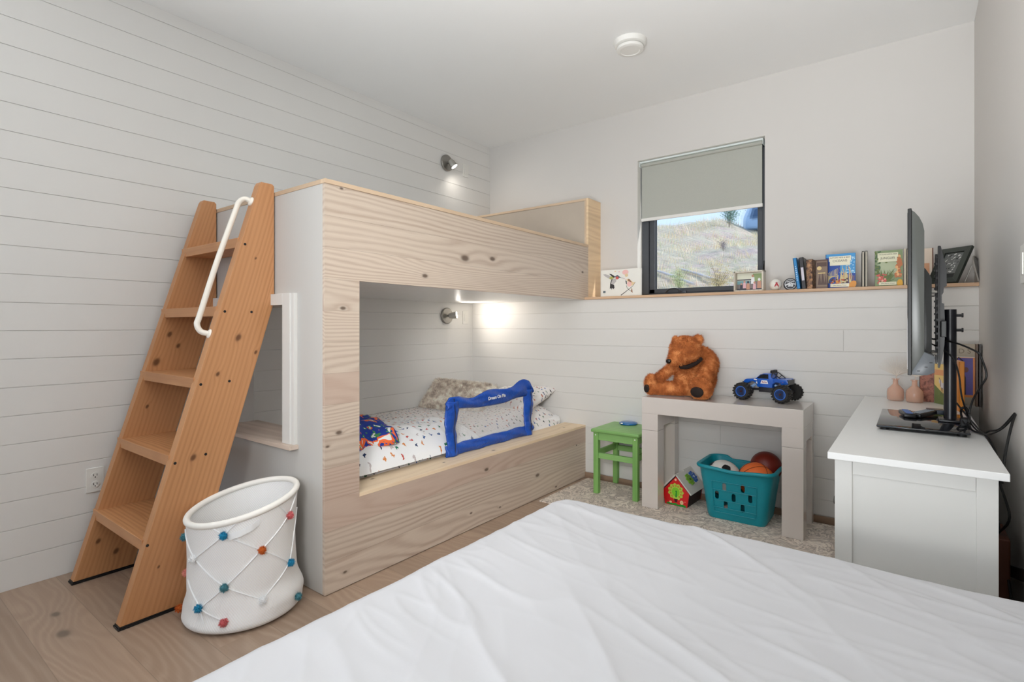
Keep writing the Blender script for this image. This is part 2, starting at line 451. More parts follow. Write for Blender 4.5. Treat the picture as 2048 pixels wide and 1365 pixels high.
# ------------------------------------------------------------------ outside
def hill_z(x, y):
    t = min(max((y-1.2)/11.5, 0), 1)
    z = .75+.32*t*11.5 - .28*max(0, y-13)*.2
    sx_ = min(max((x+1.5)/1.5, 0), 1); z -= .50*sx_*sx_*(3-2*sx_)*min(1, max(0, y-6)/6)**2
    z += -.02*(x+1)*min(1, y/8) + .10*noise.noise(Vector((x*.7, y*.7, 0)))+.05*noise.noise(Vector((x*2.3, y*2.3, 3)))+.02*noise.noise(Vector((x*7, y*7, 5)))
    return z
bm = B(); grid(bm, lambda u, v: (lambda x, y: (x, y, hill_z(x, y)))(-16+u*26, .6+v*v*26), 150, 150)
n_ = N('hillside'); P_ = n_.pos(True)
a_ = n_.noise(P_, 1.3, 8, .7); b_ = n_.noise(P_, 9, 6, .75); c_ = n_.noise(P_, .8, 3)
cA = n_.ramp(a_, [(.3, rgb(120, 112, 130)), (.42, rgb(206, 170, 160)), (.5, rgb(176, 186, 136)), (.6, rgb(220, 190, 150)), (.7, rgb(214, 204, 214))])
cB = n_.ramp(b_, [(.32, rgb(80, 78, 92)), (.48, rgb(196, 182, 186)), (.62, rgb(232, 224, 214))])
n_.bump(b_, .8, .08)
HM = n_.out(n_.mix(.62, cA, cB), .95)
new = struct('ground_outside', bm, HM, True)
bm = B(); rnd = random.Random(3)
for i in range(15000):
    x = rnd.uniform(-7, 3); y = 1.4+rnd.random()**1.1*11.5
    if noise.noise(Vector((x*.9, y*.9, 9))) < -.08: continue
    z = hill_z(x, y)-.01; h = rnd.uniform(.05, .19)*(1 if rnd.random() > .1 else 1.8); a = rnd.random()*2*PI; ww = .006+.003*rnd.random()
    dx, dy = math.cos(a)*ww, math.sin(a)*ww; lx, ly = rnd.uniform(-.5, .5)*h, rnd.uniform(-.5, .5)*h
    f = bm.faces.new([bm.verts.new(p) for p in ((x-dx, y-dy, z), (x+dx, y+dy, z), (x+lx, y+ly, z+h))]); f.material_index = rnd.choice((0, 0, 0, 1, 1, 2, 3))
solo('hillside_grass', bm, [paint(214, 194, 150, .9), paint(226, 208, 182, .9), paint(168, 178, 130, .9), paint(196, 160, 140, .9)],
     'dry straw coloured grass and weeds on the hillside outside the window', 'grass', kind='stuff')
# logs / boards lying on the slope
lg = None
for k, (p, q) in enumerate((((-.55, 5.6), (.45, 4.55)), ((-.25, 5.9), (.75, 4.75)), ((-1.15, 5.2), (-.35, 4.6)))):
    bm = B(); a = Vector((p[0], p[1], hill_z(*p)+.05)); b = Vector((q[0], q[1], hill_z(*q)+.05)); d = (b-a)
    tube(bm, [a-a, d*.5+Vector((0, 0, .01)), d], 0.022, 8)
    solo('weathered_board', bm, paint(176, 172, 178, .8), ('grey weathered board on the slope, nearest of the pair seen at the window bottom',
         'grey weathered board on the slope, farther of the pair seen at the window bottom', 'short grey weathered board lying left of the other two on the slope')[k], 'board', a, True, 'boards lying on the hillside')
def shrub(x, y, h, label, m, seed, name='shrub', n=420, spread=.5):
    t = thing(name, label, name, (x, y, hill_z(x, y)-.03)); r = random.Random(seed)
    bm = B(); tips = []
    for k in range(9):
        a = r.random()*2*PI; s = spread*h*r.uniform(.2, 1); top = Vector((math.cos(a)*s*.7, math.sin(a)*s*.7, h*r.uniform(.55, .97)))
        tube(bm, smooth_path([(0, 0, 0), (top.x*.25, top.y*.25, top.z*.5), top], 3), [.014*h+.004]*3+[.008*h]*3+[.003], 5); tips.append(top)
    part('stem', bm, paint(110, 96, 84, .9), t)
    bm = B()
    for k in range(n):
        c = tips[r.randrange(9)]*r.uniform(.35, 1.05)+Vector((r.gauss(0, .1*h), r.gauss(0, .1*h), r.gauss(0, .06*h)))
        d = Vector((r.uniform(-1, 1), r.uniform(-1, 1), r.uniform(-.3, 1))).normalized()*h*.06; sd = d.orthogonal().normalized()*h*.02
        bm.faces.new([bm.verts.new(q) for q in (c, c+d*.5+sd, c+d, c+d*.5-sd)])
    part('foliage', bm, m, t)
GREEN1 = paint(110, 140, 128, .9, k=1.2); GREEN2 = paint(168, 178, 130, .9); GREEN3 = paint(184, 168, 128, .9)
shrub(-.86, 11.6, .85, 'dark green bushy tree on the hill crest left of the trailer', GREEN1, 4, 'tree', 700)
shrub(-3.9, 12.2, .5, 'small dark conifer on the crest at the left of the view', GREEN1, 5, 'tree')
shrub(.35, 4.2, .42, 'yellow green weed clump in the middle of the hillside', GREEN2, 6)
shrub(.98, 4.0, .5, 'tall tawny weed clump at the right of the hillside', GREEN3, 7)
shrub(-.9, 5.4, .4, 'straw coloured bush at the left of the hillside', GREEN3, 8)
shrub(.1, 7.5, .28, 'dark purplish bush in the upper middle of the hillside', paint(120, 110, 124, .9), 9)
tr = thing('travel_trailer', 'blue silver rounded trailer on the hill crest at the right edge of the window', 'trailer', (.55, 13.2, hill_z(.55, 13.2)-.0))
bm = B(); prof_ = [(-1.3, .15), (-1.3, .5), (-1.15, .85), (-.8, 1.05), (.8, 1.1), (1.3, .95), (1.4, .15)]
prism(bm, prof_, 'y', -.6, .9, .08); part('body', bm, paint(150, 178, 214, .4), tr, 30)
bm = B(); prism(bm, [(-1.1, .45), (-1.02, .75), (-.75, .82), (-.7, .45)], 'y', -.63, -.61); part('window', bm, paint(60, 84, 120, .2), tr)
bm = B(); lathe(bm, [(.18, -.7), (.18, -.56)], (.3, 0, .18), 16, axis='y'); part('wheel', bm, BLACKM, tr)

# ------------------------------------------------------------------ bunk bed
BX = 1.178; BY = -2.564
KN = [(-1.657, 1.572, .024), (-1.408, 1.594, .017), (-1.969, 1.447, .014), (-.3, 1.604, .011), (-2.472, 1.263, .011), (-2.493, .706, .012), (-2.551, .654, .007),
      (-2.461, .071, .008), (-1.465, .319, .013), (-.921, .163, .016), (-.685, .028, .009), (-1.334, .057, .007), (-1.605, .096, .007), (-.393, .274, .007), (-2.48, 1.8, .007)]
FACE = wood('bunk_face_pine', PINE_L, PINE_D, 'y', 'z', 34, 9.0, .139, [(a, b, c*.72) for a, b, c in KN], True, .05, .26, .5, .50, seam=.0010, stretch=.42, reddish=rgb(176, 146, 130, 1.1), vs=2.6)
CAPW = wood('pine_edge', rgb(206, 182, 154, 1.15), rgb(176, 146, 118, 1.05), 'y', 'x', 30, 2, 4, contrast=.35)
CAPX = wood('pine_edge_across', rgb(206, 182, 154, 1.15), rgb(176, 146, 118, 1.05), 'x', 'y', 30, 2, 4, contrast=.35)
PLY = paint(150, 128, 104, .6, k=1.1)
bb = thing('bunk_bed', 'built-in bunk bed faced in knotty pine with white end panel and lower cubby opening', 'bunk bed', (.589, -1.4, 0))
bm = B()
prism(bm, [(BY, .004), (YL, .004), (YL, .391), (-2.383, .391), (-2.383, 1.391), (-.21, 1.391), (-.21, 1.808), (BY, 1.808)], 'x', 1.160, BX)
part('face_panel', bm, FACE, bb, world=True, label='knotty pine front panel')
bm = B(); box(bm, 1.150, BX+.004, BY-.003, -.211, 1.808, 1.8275, .001)
part('guard_cap', bm, CAPW, bb, world=True, label='pine cap along the upper guard')
bm = B(); box(bm, .001, 1.150, BY-.003, BY+.028, 1.808, 1.8275, .001)
part('end_cap', bm, CAPX, bb, world=True, label='pine cap over the white end panel')
bm = B(); box(bm, .985, BX, -2.383, YL, .391, .4085, .0012)
part('rail_cap', bm, wood('rail_pine', rgb(226, 204, 174, 1.22), rgb(198, 166, 132, 1.1), 'y', 'x', 16, 2, 4, contrast=.35, world=True,
     knots=((-1.35, 1.14, .008), (-2.2, 1.04, .006), (-1.75, 1.1, .005), (-.45, 1.1, .006))), bb, world=True, label='light pine cap of the lower rail')
OX0, OX1, OZ0, OZ1 = .185, .872, .617, 1.282
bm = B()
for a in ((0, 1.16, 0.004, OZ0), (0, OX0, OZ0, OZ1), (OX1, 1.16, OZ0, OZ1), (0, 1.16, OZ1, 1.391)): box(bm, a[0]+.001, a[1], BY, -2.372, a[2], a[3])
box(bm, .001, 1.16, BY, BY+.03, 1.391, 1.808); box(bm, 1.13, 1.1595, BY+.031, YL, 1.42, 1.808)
part('end_panel', bm, paint(204, 201, 196, .5, k=.95, var=.01, scale=3), bb, world=True, label='white painted end wall with opening')  # greyer than the other whites: this side's shade is in the colour
bm = B(); box(bm, OX1, .937, BY-.024, BY, .637, 1.335, .001); box(bm, .937, .962, BY-.018, BY, .637, 1.335, .001)
box(bm, .001, OX1, BY-.024, BY, OZ1, 1.335, .001); part('casing', bm, paint(226, 224, 219, .45, k=.95, var=.01, scale=3), bb, world=True, label='white casing around the opening')
bm = B(); box(bm, OX0-.1, .972, BY-.045, BY, .617, .6365, .001); box(bm, OX0, OX1, BY, -2.35, .617, .6365, .0)
part('opening_sill', bm, wood('sill_wood', rgb(206, 190, 176, 1.15), rgb(168, 146, 128, 1.05), 'x', 'y', 12, 2, .1, contrast=.4, world=True), bb, world=True, label='wooden sill of the end opening')
bm = B(); box(bm, .001, 1.16, BY+.19, YL-.001, 1.391, 1.42); part('upper_platform', bm, paint(238, 236, 232, .32, k=1), bb, world=True, label='white platform under the upper bunk')
bm = B(); box(bm, .001, 1.16, -2.37, YL-.001, .004, .30); part('base_box', bm, WHITE, bb, world=True)
bm = B(); box(bm, .03, 1.12, -2.52, -.26, 1.421, 1.58, .03); part('upper_mattress', bm, paint(230, 230, 232, .9), bb, world=True)
# box at the head of the upper bunk, standing on the ledge
bm = B(); box(bm, 1.160, BX, -.21, -.001, LT, 2.20, .001); part('headboard_side', bm, wood('headboard_pine', rgb(224, 198, 162, 1.2), rgb(196, 160, 122, 1.1), 'y', 'z', 24, 2.4, .11, world=True, contrast=.4, tone=.05), bb, world=True, label='pine end of the headboard box')
bm = B(); box(bm, .001, 1.160, -.21, -.001, 2.182, 2.20, .001); box(bm, 1.145, 1.160, -.21, -.19, 1.43, 2.182); part('headboard_cap', bm, CAPX, bb, world=True)
bm = B(); box(bm, .001, 1.145, -.204, -.19, 1.43, 2.182); part('headboard_panel', bm, paint(190, 176, 160, .6, k=1.0), bb, world=True, label='taupe headboard panel')

# ------------------------------------------------------------------ ladder
FIR_L = rgb(200, 146, 100, 1.15); FIR_D = rgb(158, 100, 58, 1.1)
lad = thing('bunk_ladder', 'slanted fir ladder with five flat treads leaning on the bunk end panel', 'ladder', (.44, -3.08, 0))
def fir(name, kn, grain='z', up='y', **k):
    return wood(name, FIR_L, FIR_D, grain, up, 50, 3.5, 3.0, [(a, b, c*.75) for a, b, c in kn], True, .05, .35, .45, .38, stretch=.45, klen=1.3, vs=2.5, shear=.2996, **k)
SK = .2996
def stringer(x0, x1):
    bm = B(); pts = [(-3.193, .012), (-2.643, 1.848), (-2.634, 1.864), (-2.580, 1.864), (-2.570, 1.855), (-2.570, 1.30), (-2.958, .012)]
    return prism(bm, pts, 'x', x0, x1, .002)
# the boards lean, so shear the grain coordinate through the knots' own positions
part('stringer', stringer(.722, .770), fir('fir_stringer_outer', ((1.13, -2.74, .016), (1.0, -2.62, .014), (1.06, -2.66, .009), (.62, -2.93, .014), (.97, -2.83, .010), (1.5, -2.66, .006), (.2, -3.06, .006))), lad, world=True, label='outer side board of the ladder')
part('stringer', stringer(.118, .166), fir('fir_stringer_inner', ((1.14, -2.80, .014), (1.08, -2.76, .012), (1.0, -2.86, .02), (.17, -3.1, .012), (.10, -3.03, .014), (.78, -2.9, .009))), lad, world=True, label='inner side board of the ladder beside the wall')
for k, zt in enumerate((.315, .638, .957, 1.271, 1.592)):
    yf = -3.193+SK*zt-.010; yb = -2.958+SK*zt-.004 if zt < 1.3 else -2.575
    bm = B(); box(bm, .120, .736, yf, yf+.03, zt-.045, zt, .002); box(bm, .164, .724, yf+.02, yb, zt-.042, zt-.0004, .002)
    part('tread', bm, wood('fir_tread_%s' % 'abcde'[k], FIR_L, FIR_D, 'x', 'y', 46, 6, 3, ((.5, yf+.12, .012),) if k % 2 == 0 else (), True, .05, .3, .45, .5, stretch=.8), lad, world=True)
for x0, x1 in ((.716, .776), (.112, .172)):
    bm = B(); box(bm, x0, x1, -3.2, -2.953, .0005, .0065, .001); box(bm, x0+.003, x1-.003, -3.196, -2.957, .0068, .0125, .001)
    part('foot_pad', bm, BLACKM, lad, world=True, label='black rubber foot pad')
for (y, z) in ((-2.71, 1.56), (-2.80, 1.248), (-2.68, 1.248), (-2.9, .93), (-2.78, .935), (-3.0, .61), (-2.88, .625), (-3.10, .30)):
    bm = B(); lathe(bm, [(.006, .7695), (.006, .7708)], (0, y, z), 12, axis='x'); part('screw_plug', bm, BLACKM, lad, world=True)
bm = B()
hp = [(.742, -2.668, 1.768), (.728, -2.690, 1.778), (.718, -2.712, 1.760), (.715, -2.728, 1.715), (.715, -2.810, 1.470), (.715, -2.880, 1.235), (.716, -2.893, 1.190), (.724, -2.880, 1.158), (.738, -2.850, 1.148)]
tube(bm, smooth_path(hp, 6), .0125, 14)
for p, q in ((hp[0], (.743, -2.655, 1.775)), (hp[-1], (.738, -2.846, 1.152))): ball(bm, p, (.020, .012, .022), (-.3, 0, 0))
part('grab_handle', bm, paint(232, 224, 212, .2, k=1.15, coat=.6), lad, True, world=True, label='white curved metal grab handle')

# ------------------------------------------------------------------ hamper
HC = (.98, -2.818)
F2 = (-math.sin(TH), math.cos(TH)); R2 = (math.cos(TH), math.sin(TH))
ham = thing('laundry_hamper', 'white woven fabric hamper with coloured pompoms beside the ladder foot', 'hamper', (HC[0], HC[1], 0))
def hr(t):
    ks = [(0, .2), (.02, .219), (.05, .226), (.13, .221), (.3, .205), (.6, .202), (1, .210)]
    for (a, ra), (b, rb) in zip(ks, ks[1:]):
        if t <= b: return ra+(rb-ra)*(t-a)/(b-a)
    return ks[-1][1]
def hs(a, t, off=0.0):
    cr, cd = math.cos(a), math.sin(a)
    r = hr(t)+off
    r += .007*math.sin(3*a+5*t)*(1-t)*min(1, t*6)+.010*math.exp(-((t-.16)/.07)**2)*math.sin(2.2*a+1)
    H = .450+.0355*cr+.026*cd
    return Vector((HC[0]+r*(cr*R2[0]+cd*F2[0]), HC[1]+r*(cr*R2[1]+cd*F2[1]), .003+H*t))
n_ = N('woven_cloth'); tc = n_.n('ShaderNodeUVMap'); tc.uv_map = 'UVMap'; X_ = n_.xyz(tc.outputs[0])
wv_ = n_.M('MULTIPLY', n_.M('SINE', n_.M('MULTIPLY', X_[0], 900)), n_.M('SINE', n_.M('MULTIPLY', X_[1], 520)))
n_.bump(wv_, .3, .002); WOVEN = n_.out(n_.mix(n_.M('MULTIPLY_ADD', wv_, .5, .5), rgb(226, 222, 217, 1.2), rgb(234, 231, 227, 1.22)), .85)
bm = B(); grid(bm, lambda u, v: hs(2*PI*u, v), 96, 40, wrap=True)
ft = bm.faces.new([bm.verts.new(hs(2*PI*k/48, 0)) for k in range(48)][::-1])
body = evaluated(bm, [('SOLIDIFY', {'thickness': .008, 'offset': -1})])
uvl = body.loops.layers.uv.new('UVMap')
for f in body.faces:
    aa = []
    for l in f.loops:
        p = l.vert.co; aa.append(math.atan2(p.y-HC[1], p.x-HC[0])/(2*PI))
    for l, a in zip(f.loops, aa):
        if a < 0 and max(aa)-a > .5: a += 1
        l[uvl].uv = (a, l.vert.co.z)
part('body', body, WOVEN, ham, 60, world=True)
bm = B(); tube(bm, [hs(2*PI*k/72, 1.0, -.004)+Vector((0, 0, -.004)) for k in range(72)], .0125, 12, closed=True)
part('rim', bm, paint(226, 221, 214, .85, k=1.22), ham, True, world=True, label='rolled white rim')
HP = [(-82, .89, 0), (-119, .68, 1), (-46, .66, 2), (-11, .83, 3), (-10, .42, 0), (-82, .42, 4), (-107, .25, 0), (-81, .13, 3), (-45, .23, 1), (-5, .11, 4), (-147-10, .80, 4), (-163, .42, 5), (-157, .10, 2)]
PCOL = [paint(28, 122, 158, .95), paint(236, 230, 226, .95), paint(180, 88, 30, .95), paint(190, 96, 98, .95), paint(70, 122, 132, .95), paint(214, 140, 128, .95)]
PN = ['teal blue pompom', 'white pompom', 'rust orange pompom', 'rose pompom', 'slate teal pompom', 'pale pink pompom']
for i, (a, t, c) in enumerate(HP):
    bm = B(); p = hs(math.radians(a), t, .009); ball(bm, p, .0125, u=12, v=8); fur(bm, 260, .006, .0009, seed=i, droop=0)
    part('pompom', bm, PCOL[c], ham, world=True, label=PN[c])
bm = B(); D = math.radians
def cord(a0, t0, a1, t1): tube(bm, [hs(D(a0+(a1-a0)*k/10), t0+(t1-t0)*k/10, .0015) for k in range(11)], .0026, 6)
for c in ((-82, .89, -98, 1), (-82, .89, -66, 1), (-82, .89, -119, .68), (-119, .68, -149, .9), (-82, .89, -46, .66), (-46, .66, -11, .83), (-46, .66, -10, .42), (-46, .66, -82, .42), (-119, .68, -82, .42),
          (-82, .42, -107, .25), (-82, .42, -45, .23), (-45, .23, -10, .42), (-45, .23, -20, .1), (-45, .23, -70, .11), (-107, .25, -133, .46), (-107, .25, -100, .12), (-11, .83, -30, 1), (-11, .83, 10, .97), (-10, .42, 20, .8), (-107, .25, -81, .13)):
    cord(*c)
part('cord_netting', bm, paint(232, 229, 224, .8, k=1.3), ham, True, world=True)
bm = B(); M1 = [(-76, .86), (-70, .87), (-62, .90), (-52, .90), (-46, .91)]
def ribbon(bm):
    P1 = [hs(D(-78+30*k/12), .86+.05*k/12, .002+.016*math.sin(PI*k/12)+.002*math.sin(k*1.6)) for k in range(13)]
    for a, b in zip(P1, P1[1:]):
        vs = [bm.verts.new(p) for p in (a+Vector((0, 0, -.012)), b+Vector((0, 0, -.012)), b+Vector((0, 0, .012)), a+Vector((0, 0, .012)))]
        bm.faces.new(vs)
    bmesh.ops.remove_doubles(bm, verts=bm.verts[:], dist=1e-5)
    return bm
part('handle_strap', evaluated(ribbon(bm), [('SOLIDIFY', {'thickness': .0015})]), paint(240, 240, 242, .35, k=1.25), ham, True, world=True, label='white ribbon handle')

# ------------------------------------------------------------------ double bed in front
BZ = .55; BX0 = 2.166; BY1 = -2.21
def sheet(u, v):
    """u across from the left hang to the right wall, v from the foot hang back under the camera"""
    sx = -.42+u*(1.325+.42); sy = -.42+v*(2.3+.42)
    rc = .10
    ex = max(0, rc-sx); ey = max(0, rc-sy); e = math.hypot(ex, ey)
    x = max(sx, rc); y = max(sy, rc); z = 0.0
    if e > 1e-6:
        R_ = rc; arc = .5*PI*.05
        flat = R_-.05
        if e <= flat: h, d = e, 0
        elif e <= flat+arc: th = (e-flat)/.05; h = flat+.05*math.sin(th); d = .05*(1-math.cos(th))
        else: h = R_; d = .05+(e-flat-arc)
        x -= ex/e*h; y -= ey/e*h; z = -d
        if d > .06: k = min(1, (d-.06)*5); w_ = .014*k*math.sin((x+y)*24+math.sin(y*7)*2); x -= w_*ex/e; y -= w_*ey/e
    z = max(z, -.46)
    # wrinkles on the top
    p = Vector((x, y, 0)); top = 1/(1+e*12)
    wr = 0
    for (ax, ay, fq, am, sd) in ((.80, .60, 5.5, .0075, 1.3), (.93, .36, 9, .0042, 5.1), (.60, .80, 7, .004, 9.7), (.98, .2, 15, .0018, 2.2)):
        t_ = x*ax+y*ay; s_ = -x*ay+y*ax
        nn = noise.noise(Vector((s_*fq*1.0, t_*fq*.22, sd)))
        wr += am*(1-min(1, abs(nn)*3.2))**2.2*(.35+.65*max(0, noise.noise(Vector((x*1.6, y*1.6, sd)))*1.8+.5))
    wr += .012*noise.noise(Vector((x*2.1, y*2.1, 4)))
    z += wr*top
    return (BX0+x, BY1-y, BZ+z)
n_ = N('bed_sheet'); n_.bump(n_.noise(n_.pos(), 900, 2), .06, .001)
f_ = n_.noise(n_.pos(), 1.5, 2); SHEET = n_.out(n_.mix(f_, rgb(198, 198, 201, 1.0), rgb(208, 208, 211, 1.0)), .9)
bed = thing('double_bed', 'wide white covered mattress bed in the foreground', 'bed', (2.83, -3.35, 0))
bm = B(); grid(bm, sheet, 300, 420); part('fitted_sheet', bm, SHEET, bed, 180, world=True, label='white rumpled sheet')
bm = B(); box(bm, BX0+.03, RX-.02, BY1-2.25, BY1-.03, .25, .53, .04); part('mattress', bm, paint(230, 230, 232, .9), bed, world=True)
bm = B(); box(bm, BX0+.05, RX-.03, BY1-2.2, BY1-.06, .12, .25, .01)
for x in (BX0+.12, RX-.15):
    for y in (BY1-.15, BY1-2.1): box(bm, x, x+.06, y-.06, y, 0, .13)
part('bed_frame', bm, BLACKP, bed, world=True)

# ------------------------------------------------------------------ lower bunk bedding
def print_mat(name, ground, cols, sc, size, thr=.62, warm=None):
    n = N(name); p = n.xyz(n.pos(True)); q = n.vec(n.M('MULTIPLY', p[0], sc), n.M('MULTIPLY', p[1], sc), n.M('MULTIPLY', p[2], sc*.6))
    v = n.n('ShaderNodeTexVoronoi', feature='F1', distance='EUCLIDEAN'); n.put(v.inputs['Vector'], q); v.inputs['Scale'].default_value = 1; v.inputs['Randomness'].default_value = .75
    dx = n.n('ShaderNodeVectorMath', operation='SUBTRACT'); n.put(dx.inputs[0], q); n.put(dx.inputs[1], v.outputs['Position'])
    d = n.xyz(dx.outputs[0]); c = n.xyz(v.outputs['Color'])
    ang = n.M('MULTIPLY', c[0], 6.28); cs = n.M('COSINE', ang); sn = n.M('SINE', ang)
    a = n.M('ADD', n.M('MULTIPLY', d[0], cs), n.M('MULTIPLY', d[1], sn)); b = n.M('SUBTRACT', n.M('MULTIPLY', d[1], cs), n.M('MULTIPLY', d[0], sn))
    wob = n.M('MULTIPLY', n.M('SUBTRACT', n.noise(q, 7, 2), .5), size*1.6)
    # bent little animal-like marks: body ellipse + tail
    e1 = n.M('ADD', n.M('POWER', n.M('DIVIDE', a, size), 2), n.M('POWER', n.M('DIVIDE', n.M('ADD', b, wob), size*.42), 2))
    leg = n.M('ADD', n.M('POWER', n.M('DIVIDE', n.M('SUBTRACT', a, size*.5), size*.28), 2), n.M('POWER', n.M('DIVIDE', n.M('SUBTRACT', b, size*.5), size*.55), 2))
    mk = n.M('LESS_THAN', n.M('MINIMUM', e1, leg), 1.0); mk = n.M('MULTIPLY', mk, n.M('GREATER_THAN', c[2], 1-thr))
    cr = n.ramp(c[1], [(i/len(cols), k) for i, k in enumerate(cols)]); cr.node.color_ramp.interpolation = 'CONSTANT'
    base = ground
    n.bump(n.noise(n.pos(True), 14, 3), .12, .01)
    return n.out(n.mix(mk, base, cr), .9)
PR = print_mat('animal_print_sheet', rgb(226, 222, 220, 1.15), [rgb(40, 60, 110), rgb(60, 110, 80), rgb(190, 90, 50), rgb(50, 50, 60), rgb(40, 90, 160), rgb(170, 60, 60)], 24, .21, .95)
PR2 = print_mat('animal_print_cover', rgb(232, 233, 238, 1.15), [rgb(30, 80, 140), rgb(30, 120, 90), rgb(220, 140, 80), rgb(200, 70, 60), rgb(30, 50, 90), rgb(200, 190, 190)], 17, .20, .9)
def bedsurf(u, v):
    x = .004+u*1.10; y = -2.365+v*2.105
    e = max(0, x-.80)/.30; z = .522
    z -= .20*e**2.2
    z += .012*noise.noise(Vector((x*3, y*2.4, 1)))+.004*noise.noise(Vector((x*9, y*9, 2)))
    z += .035*math.exp(-((y+.62)/.35)**2)*math.exp(-((x-.75)/.3)**2)
    z += .03*math.exp(-((y+2.3)/.4)**2)*math.exp(-((x-.8)/.3)**2)*0
    k = max(0, (y+.42)/.17); z -= .06*k*k
    xx = x-.06*e if e > 0 else x
    return (min(xx, 1.05), y, max(z, .31))
lb = thing('lower_bunk_mattress', 'lower bunk mattress under a white sheet printed with tiny animals', 'mattress', (.5, -1.3, .30))
bm = B(); box(bm, .006, .97, -2.365, -.258, .301, .47, .04); part('core', bm, paint(230, 230, 230, .9), lb, world=True)
bm = B(); grid(bm, bedsurf, 70, 130); part('fitted_sheet', bm, PR, lb, 180, world=True)
# light duvet on the near half, bulging over toward the rail
def duvet(u, v):
    y = -2.34+v*1.0+.03*math.sin(u*7)*v; x = .40+u*.60
    edge = min(1, min(u/.10, (1-u)/.16, v/.05, (1-v)/.07)+.0)
    edge = math.sqrt(max(0, 1-(1-edge)**2))
    z0 = .522-.20*(max(0, x-.80)/.30)**2.2
    th = .018+.030*math.exp(-((u-.6)/.35)**2)
    z = z0+.006+th*edge+.010*noise.noise(Vector((x*6, y*5, 7)))*edge+.008*(1-min(1, abs(noise.noise(Vector((x*3+y*5, y*2-x*5, 2))))*4))*edge
    return (x+.03*u, y, z-(.0 if edge > .02 else .012))
bm = B(); grid(bm, duvet, 70, 110)
solo('duvet', bm, [PR2], 'white duvet with coloured animal print bunched at the rail of the lower bunk', 'duvet', (.7, -1.85, .5), 180, world=True)
# bright blue patterned blanket
n_ = N('blue_dinosaur_blanket'); q_ = n_.pos(); v1 = n_.noise(q_, 13, 2, .5, .8); v2 = n_.noise(q_, 24, 2, .5, .5)
cA = n_.ramp(v1, [(.0, rgb(24, 52, 140, 1.2)), (.52, rgb(30, 62, 150, 1.2)), (.54, rgb(222, 100, 50, 1.25)), (.64, rgb(226, 226, 224, 1.1))]); cA.node.color_ramp.interpolation = 'CONSTANT'
cB = n_.ramp(v2, [(.0, rgb(24, 52, 140)), (.60, rgb(70, 140, 76)), (.66, rgb(230, 230, 230))]); cB.node.color_ramp.interpolation = 'CONSTANT'
BLK = n_.out(n_.mix(n_.M('GREATER_THAN', v2, .60), cA, cB), .85)
def blank(u, v):
    x = .44+u*.52; y = -2.35+v*.60*(1-.35*u)
    r = math.hypot((u-.5)*2, (v-.45)*2); e = math.sqrt(max(0, 1-min(1, max(abs(u-.5)*2, abs(v-.5)*2))**5))
    z = .592-.20*(max(0, x-.80)/.30)**2.2+e*(.045+.016*math.sin(u*13+v*9)+.018*noise.noise(Vector((u*5, v*5, 3))))
    return (x+.02*math.sin(v*9), y, z)
bm = B(); grid(bm, blank, 50, 50)
solo('patterned_blanket', evaluated(bm, [('SOLIDIFY', {'thickness': .01, 'offset': -1})]), [BLK], 'rumpled blue blanket with orange and white pattern at the near end of lower bunk', 'blanket', (.7, -2.1, .52), 180, world=True)
# pillows
def pillow_bm(a, b, h, nu=44, nv=36, seed=0, amp=.01):
    bm = B()
    for s in (1, -1):
        def f(u, v):
            x = (u-.5)*2; y = (v-.5)*2
            k = (1-abs(x)**3.2)*(1-abs(y)**3.2); k = max(0, k)**.5
            px = x*a*(1-.09*(1-abs(y))*0-.05*(1-x*x)*0); px = x*a*(.93+.07*abs(y)**2); py = y*b*(.90+.10*abs(x)**2)
            return (px, py, s*(h*k)+amp*noise.noise(Vector((x*3, y*3, seed+s)))*k)
        grid(bm, f, nu, nv)
    bmesh.ops.remove_doubles(bm, verts=bm.verts[:], dist=.0006)
    bmesh.ops.recalc_face_normals(bm, faces=bm.faces[:])
    return bm
bm = pillow_bm(.27, .24, .07, seed=4)
solo('pillow', bm, [PR], 'white animal-print pillow at the head of the lower bunk', 'pillow', (.66, -.49, .60), 60, rot=(.22, -.06, .1))
n_ = N('faux_fur'); FURM = n_.out(n_.ramp(n_.noise(n_.pos(), 22, 3, .6), [(.35, rgb(146, 132, 120, 1.45)), (.5, rgb(188, 176, 162, 1.5)), (.62, rgb(210, 202, 190, 1.5))]), .95)
bm = pillow_bm(.31, .15, .075, seed=9); bm2 = bm; fur(bm2, 16000, .020, .0011, droop=.2, seed=2)
solo('fur_pillow', bm2, [FURM], 'shaggy grey-brown faux fur pillow leaning on the lower bunk wall', 'pillow', (.32, -.80, .620), 60, rot=(.75, .03, .10))

# bed guard
gd = thing('bed_guard', 'blue fabric bed guard with mesh window on the lower bunk rail', 'bed rail', (1.03, -1.2, .41))
GB = None
n_ = N('blue_nylon'); gb_f = n_.noise(n_.pos(), 9, 3); n_.bump(n_.noise(n_.pos(), 34, 3, .6, .6), .5, .012)
GB = n_.out(n_.mix(gb_f, rgb(16, 58, 146, 1.1), rgb(30, 88, 184, 1.15)), .38)
def gtop(s):  # s 0..1 from near to far; wavy top edge
    return .755+.020*s+.006*math.sin(s*15+1)-.035*math.exp(-(s/.02)**2)-.05*max(0, (s-.94)/.06)**2+.03*math.exp(-((s-.88)/.08)**2)-.02*math.exp(-((s-.25)/.1)**2)
Y0_, Y1_ = -1.668, -.790
def gx(s, t): return 1.035+.012*math.sin(s*22+t*6)*.6+.008*noise.noise(Vector((s*9, t*7, 2)))
def strip(bm, f0, f1, s0, s1, n=40):
    def f(u, v):
        s = s0+(s1-s0)*u; a = f0(s); b = f1(s); z = a+(b-a)*v
        return (gx(s, v)+.014*math.sin(PI*v), Y0_+(Y1_-Y0_)*s, z)
    grid(bm, f, n, 10)
bm = B()
IN = lambda s: .690+.002*s+.012*math.cos(s*6.5)-.01
